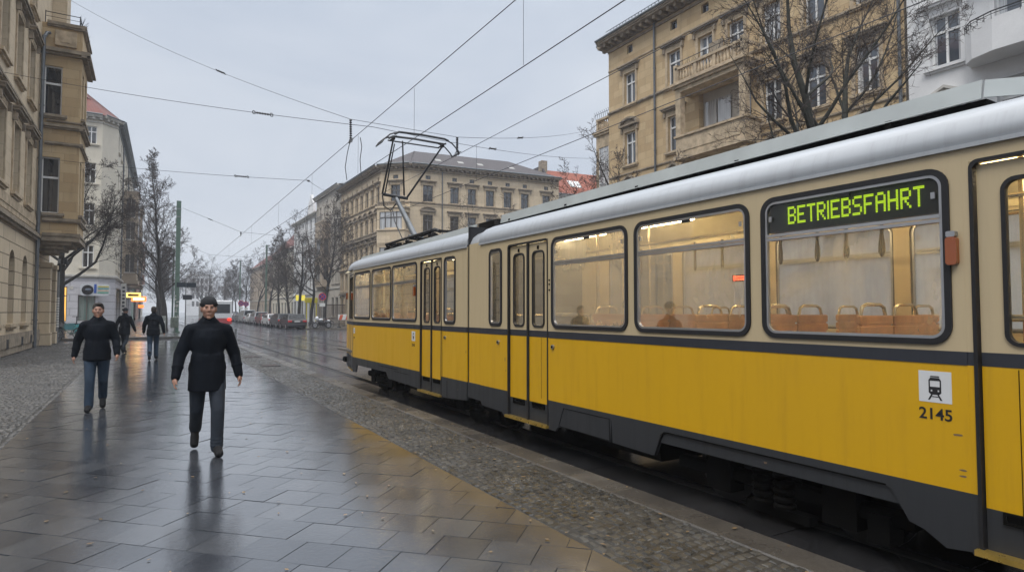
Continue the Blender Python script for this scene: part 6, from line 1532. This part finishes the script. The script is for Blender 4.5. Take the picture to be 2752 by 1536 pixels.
def signbox(x, y, z, w_, h, mt, label, core=None):
    t = thing('shop_sign', (x, y, z), label, 'sign', 'lit shop signs along the left side'); m = MB(); m.bevbox(x, x + w_, y, y + .2, z, z + h, .04); b = m.build('light_box', mt, t)
    if core: m = MB(); m.bevbox(x + .18, x + w_ - .18, y - .02, y, z + h * .25, z + h * .75, .01); m.build('lettering', core, b)
    m = MB(); m.tube((x - .5, y + .1, z + h / 2), (x + .05, y + .1, z + h / 2), .03); m.build('bracket', IRON, t)
signbox(-1.95, 73, 3.0, 1.3, .5, LITY, 'glowing yellow hanging sign beside the awning of the cream house', simple('sign_amber', (.5, .3, .03), .4)); signbox(-1.7, 84, 2.75, 1.5, .6, LITR, 'glowing orange red hanging sign beyond the yellow one', LITW); signbox(-1.5, 105, 3.2, .7, .6, LITW, 'small white lit sign before the mint house'); signbox(-1.4, 120, 2.2, .8, .5, LITR, 'small red lit sign far down the left pavement')
t = thing('shop_banner', (-1.95, 71, 2), 'tall narrow white banner sign on the corner of the cream house', 'sign'); m = MB(); m.bevbox(-2.3, -1.85, 71, 71.1, .9, 4.3, .02); m.build('banner', TRIMW, t); m = MB()
for i in range(8): m.box(-2.18, -1.97, 70.985, 70.998, 1.3 + .36 * i, 1.5 + .36 * i)
m.build('lettering', INK, t)
t = thing('shop_board', (16.4, 80, 0), 'yellow illuminated shop board on the far right pavement, left one', 'sign', 'yellow shop boards'); m = MB(); m.bevbox(15.9, 17.0, 80, 80.15, 2.95, 3.65, .03); m.build('board', emit('yellow_board_light', (.85, .72, .10), .6), t); m = MB(); m.tube((16.45, 80.1, 0), (16.45, 80.1, 3.0), .06); m.build('support', IRON, t)
t = thing('shop_board', (16.4, 74, 0), 'yellow shop awning frame with posts, right of the first yellow board', 'sign', 'yellow shop boards'); YB = simple('yellow_awning', (.60, .52, .03), .5); m = MB(); m.bevbox(15.85, 17.15, 74, 74.8, 2.6, 3.2, .03); m.build('board', YB, t); m = MB()
for x in (15.95, 16.4, 17.05): m.box(x - .05, x + .05, 74.1, 74.2, 0, 2.59)
m.build('support', YB, t)
# clutter at the corner house: barrier boards and shop front
t = thing('barrier_board', (16.8, 61.2, 0), 'red and white construction barrier standing on the far corner pavement', 'barrier'); m = MB()
m.bevbox(16.2, 17.9, 61.2, 61.26, .75, 1.3, .02); m.build('board', PLATE, t); m = MB()
for x in (16.25, 16.9, 17.5): m.add([(x, 61.19, .78), (x + .3, 61.19, .78), (x + .45, 61.19, 1.27), (x + .15, 61.19, 1.27)], [(0, 1, 2, 3)])
m.build('stripe', simple('signal_orange', (.5, .08, .02), .5), t); m = MB()
for x in (16.3, 17.8): m.tube((x, 61.23, 0), (x, 61.23, .8), .03); m.bevbox(x - .12, x + .12, 60.9, 61.6, 0, .1, .02)
m.build('foot', IRON, t)
t = thing('dining_fence', (19, 63, 0), 'dark slatted enclosure in front of the grey oriel house shop', 'fence'); m = MB()
for i in range(34): m.box(18.2 + i * .1, 18.24 + i * .1, 78.2, 78.23, .1, 2.4 if i % 3 else 2.5)
m.box(18.2, 21.6, 78.18, 78.25, 2.4, 2.5); m.box(18.2, 21.6, 78.18, 78.25, .05, .12); m.build('slats', simple('dark_brown_wood', (.05, .025, .02), .7), t)
t = thing('litter_bin', (1.7, 49.3, 0), 'grey green litter bin full of stickers at the foot of the green mast', 'bin'); m = MB(); m.lathe([(.2, .45), (.25, .5), (.26, 1.15), (.2, 1.2)], (1.65, 50.2, 0), 14); m.build('container', simple('bin_grey_green', (.14, .17, .14), .6, var=.5, vscale=14), t, 40); m = MB(); m.tube((1.65, 50.2, 0), (1.65, 50.2, .5), .04); m.build('post', STEEL, t)
t = thing('distribution_box', (1.2, 53.5, 0), 'pale street cabinet pasted with posters behind the litter bin', 'cabinet'); m = MB(); m.bevbox(.5, 1.2, 53.5, 53.9, 0, 1.25, .03); m.build('cabinet', simple('cabinet_grey', (.25, .27, .25), .6, var=.5, vscale=9), t); m = MB()
for i in range(5): m.box(.55 + .12 * i, .64 + .12 * i, 53.49, 53.498, .4 + .1 * (i % 3), .8 + .1 * (i % 3))
m.build('poster', PLATE, t)
# manhole covers / service plates in the cobbles
for i, (x, y, lb) in enumerate(((3.2, 23.5, 'rusty service cover in the cobbles beside the kerb, farther one'), (3.15, 19.5, 'small dark service cover in the cobbles, nearer one'))):
    t = thing('service_cover', (x, y, 0), lb, 'cover'); m = MB(); m.bevbox(x - .22, x + .22, y - .3, y + .3, -.02, .012, .006); m.build('lid', simple('cast_iron_lid', (.05, .035, .03), .6, .4, var=.4), t); m = MB(); m.panel([rect(x - .26, x + .26, y - .34, y + .34), rect(x - .225, x + .225, y - .305, y + .305)], lambda a, b, d: (a, b, d), .008, -.02); m.build('rim', IRON, t)
# fallen leaves, one object
m = MB(); rg = random.Random(77)
for i in range(420):
    x, y = rg.uniform(-1.4, 3.8), 1.2 + 22 * rg.random() ** 1.8; s = rg.uniform(.008, .02); a = rg.uniform(0, 6.28); z = .006
    if rg.random() < .35: x = rg.uniform(2.5, 3.85)
    m.add([(x + s * 1.4 * math.cos(a + k * 1.5708) * (1 if k % 2 else .55), y + s * 1.4 * math.sin(a + k * 1.5708) * (1 if k % 2 else .55), z + rg.uniform(0, .004)) for k in range(4)], [(0, 1, 2, 3)])
tag(m.build('fallen_leaves', simple('wet_leaves', (.20, .13, .06), .6, var=.6, vscale=3), None), 'scattered small wet leaves and litter on the paving', 'leaves', kind='stuff')

# ================= overhead wires =================
WIRE = simple('overhead_wire', (.05, .05, .055), .5, .4); INSUL = simple('insulator', (.02, .018, .018), .35)
def sag(a, b, s, n=14):
    a, b = Vector(a), Vector(b); return [a.lerp(b, i / n) - Vector((0, 0, s * 4 * (i / n) * (1 - i / n))) for i in range(n + 1)]
def wire(name, pts, r, label, cat, ins=(), group=None):
    t = thing(name, pts[0], label, cat, group); m = MB(); m.path(pts, r, 5); m.build('wire', WIRE, t, 60)
    for c, d in ins:
        m = MB(); c = Vector(c); d = Vector(d).normalized()
        for k in range(-2, 3): m.ell(c + d * .09 * k, .035, 8, 6)
        for k in (-1, 1):
            a = c + d * .3 * k; m.ring(a, d.orthogonal(), .05, .012, 10, 5)
        m.tube(c - d * .3, c + d * .3, .014, n=5); m.build('insulator', INSUL, t, 40)
    return t
HC_ = 1.6
# track 1: carrying wire and contact wire; track 2 the same
wire('carrying_wire', [(5.3, -2, 6.95), (5.3, 19.3, 6.88), (5.3, 45, 6.75), (5.3, 75, 6.7), (5.3, 110, 6.7), (5.3, 200, 6.9)], .009, 'upper carrying wire over the near track, passing the first hanging insulator', 'wire', group='overhead wires')
wire('contact_wire', [(5.3, -2, 5.70), (5.32, 13.3, 5.67), (5.3, 45, 5.7), (5.3, 200, 5.75)], .009, 'contact wire touched by the pantograph of the yellow tram', 'wire', group='overhead wires')
wire('carrying_wire', [(8.85, -2, 7.0), (8.85, 19.3, 6.85), (8.85, 45, 6.8), (8.85, 200, 6.9)], .009, 'upper carrying wire over the empty far track', 'wire', group='overhead wires')
wire('contact_wire', [(8.85, -2, 5.75), (8.85, 45, 5.7), (8.85, 200, 5.75)], .009, 'contact wire over the empty far track', 'wire', group='overhead wires')
for i, y in enumerate((8.6, 13.5, 18.0, 24, 31, 40, 52)):
    wire('dropper', [(5.3, y, 6.9 - .003 * y), (5.3, y, 5.69)], .004, ['thin dropper above the middle of the tram roof', 'thin dropper over the pantograph', 'thin dropper just before the first span wire', 'thin dropper between the first and second span wire', 'thin dropper beyond the second span wire', 'thin dropper further down the near track', 'last thin dropper of the near track'][i], 'wire', group='droppers of the near track')
for i, y in enumerate((17.2, 26, 36)):
    wire('dropper', [(8.85, y, 6.85), (8.85, y, 5.71)], .004, ['thin dropper over the far track right of the pantograph', 'thin dropper over the far track left of the pantograph', 'remote thin dropper over the far track'][i], 'wire', group='droppers of the far track')
# span wires across the street
def u_(a, b): return (Vector(b) - Vector(a))
N1 = Vector((5.3, 18.84, 7.56)); N2 = Vector((8.85, 18.62, 7.46)); WL = Vector((-3.8, 38.85, 17.8)); WR = Vector((25.3, 32.0, 13.7))
d1 = N1 - WL
wire('span_wire', sag(WL, N1, .35) + [tuple(N2)] + sag(N2, WR, .25)[1:], .008, 'highest span wire, from the top of the left house to the first hanging insulator', 'wire', [(WL.lerp(N1, .66) - Vector((0, 0, .30)), d1), (N2.lerp(WR, .30) - Vector((0, 0, .2)), WR - N2)], 'span wires across the street')
A2 = Vector((-4.4, 26.02, 9.56)); B2 = Vector((5.3, 16.65, 6.75)); C2_ = Vector((25.3, 31.94, 11.7))
wire('span_wire', sag(A2, B2, .12) + sag(B2, C2_, .25)[1:], .008, 'span wire from the left house passing just left above the pantograph', 'wire', [(A2.lerp(B2, .74) - Vector((0, 0, .09)), B2 - A2), (B2.lerp(C2_, .33) - Vector((0, 0, .2)), C2_ - B2)], 'span wires across the street')
A3 = Vector((-4.4, 35.0, 8.6)); B3 = Vector((5.3, 24.7, 6.72))
wire('span_wire', sag(A3, B3, .1) + sag(B3, (21.6, 80.5, 16.9), .3)[1:], .008, 'lowest long span wire from the box oriel towards the grey oriel house', 'wire', [(A3.lerp(B3, .78) - Vector((0, 0, .06)), B3 - A3), (B3 + Vector((.05, .15, .02)), (1, 3, .6))], 'span wires across the street')
A4 = Vector((2.1, 52.5, 9.4)); B4 = Vector((5.3, 45.0, 6.95)); C4_ = Vector((8.85, 46, 6.95)); D4 = Vector((21.6, 66, 12))
wire('span_wire', [A4, B4, C4_, D4], .010, 'span wire from the top of the green mast to the contact wires', 'wire', [(A4.lerp(B4, .5), B4 - A4)], 'span wires across the street')
wire('span_wire', [(-2.0, 70, 10.5), (5.3, 70, 7.4), (8.85, 70, 7.3), (21.6, 82, 11)], .011, 'distant span wire beyond the green mast', 'wire', [((3, 70, 8.4), (1, 0, -.4))], 'span wires across the street')
wire('span_wire', [(3.0, 100, 10.0), (5.3, 100, 7.2), (8.85, 100, 7.2), (14.3, 92.5, 10.6)], .013, 'faint span wire between the far masts', 'wire', (), 'span wires across the street')
def hanger(p, q, label):
    t = thing('hanging_insulator', p, label, 'insulator', 'hanging insulators'); m = MB(); p, q = Vector(p), Vector(q); n = 9
    for k in range(n):
        c = p.lerp(q, (k + .5) / n); m.lathe([(.015, -.03), (.045, -.01), (.045, .01), (.015, .03)], c, 8)
    m.build('insulator', INSUL, t, 40); m = MB(); m.tube(p, q, .012, n=5)
    for a in (-1, 1): m.ring(q + Vector((0, .1 * a, -.05)), (1, 0, 0), .07, .014, 12, 5)
    m.tube(q + Vector((0, -.3, -.05)), q + Vector((0, .3, -.05)), .016, n=5); m.build('clamp', STEEL, t, 40)
hanger(N1, (5.3, 18.8, 6.93), 'hanging insulator chain over the near track, left of the pantograph'); hanger(N2, (8.85, 18.62, 6.95), 'hanging insulator chain right of the pantograph over the far track')
hanger((5.3, 45.0, 6.95), (5.3, 45, 6.8), 'tiny distant insulator to the right of the green mast')
t = thing('feeder_cable', (5.3, 18.8, 6.8), 'two slack feeder cables hanging below the first hanging insulator', 'cable'); m = MB()
m.path([(5.3, 18.9, 6.85), (5.25, 19.0, 6.5), (5.22, 19.1, 6.1), (5.28, 19.1, 5.7)], .012, 5); m.path([(5.42, 18.2, 6.85), (5.5, 18.3, 6.6), (5.45, 18.3, 6.2), (5.52, 18.4, 5.72)], .012, 5); m.build('cable', WIRE, t, 60)

# ================= damp winter air =================
m = MB(); m.box(-70, 75, -30, 310, -1.5, 26); hz = m.build('haze', None, None); hm = bpy.data.materials.new('damp_air'); hm.use_nodes = True; nt = hm.node_tree; nt.nodes.clear()
pv = N(nt, 'ShaderNodeVolumePrincipled'); pv.inputs['Color'].default_value = (.86, .91, 1, 1); pv.inputs['Density'].default_value = .0009; pv.inputs['Anisotropy'].default_value = .2
ou = N(nt, 'ShaderNodeOutputMaterial'); L(nt, pv.outputs[0], ou.inputs['Volume']); hz.data.materials.clear(); hz.data.materials.append(hm); hz['kind'] = 'stuff'; hz['label'] = 'thin damp haze filling the street'
cy.volume_bounces = 1
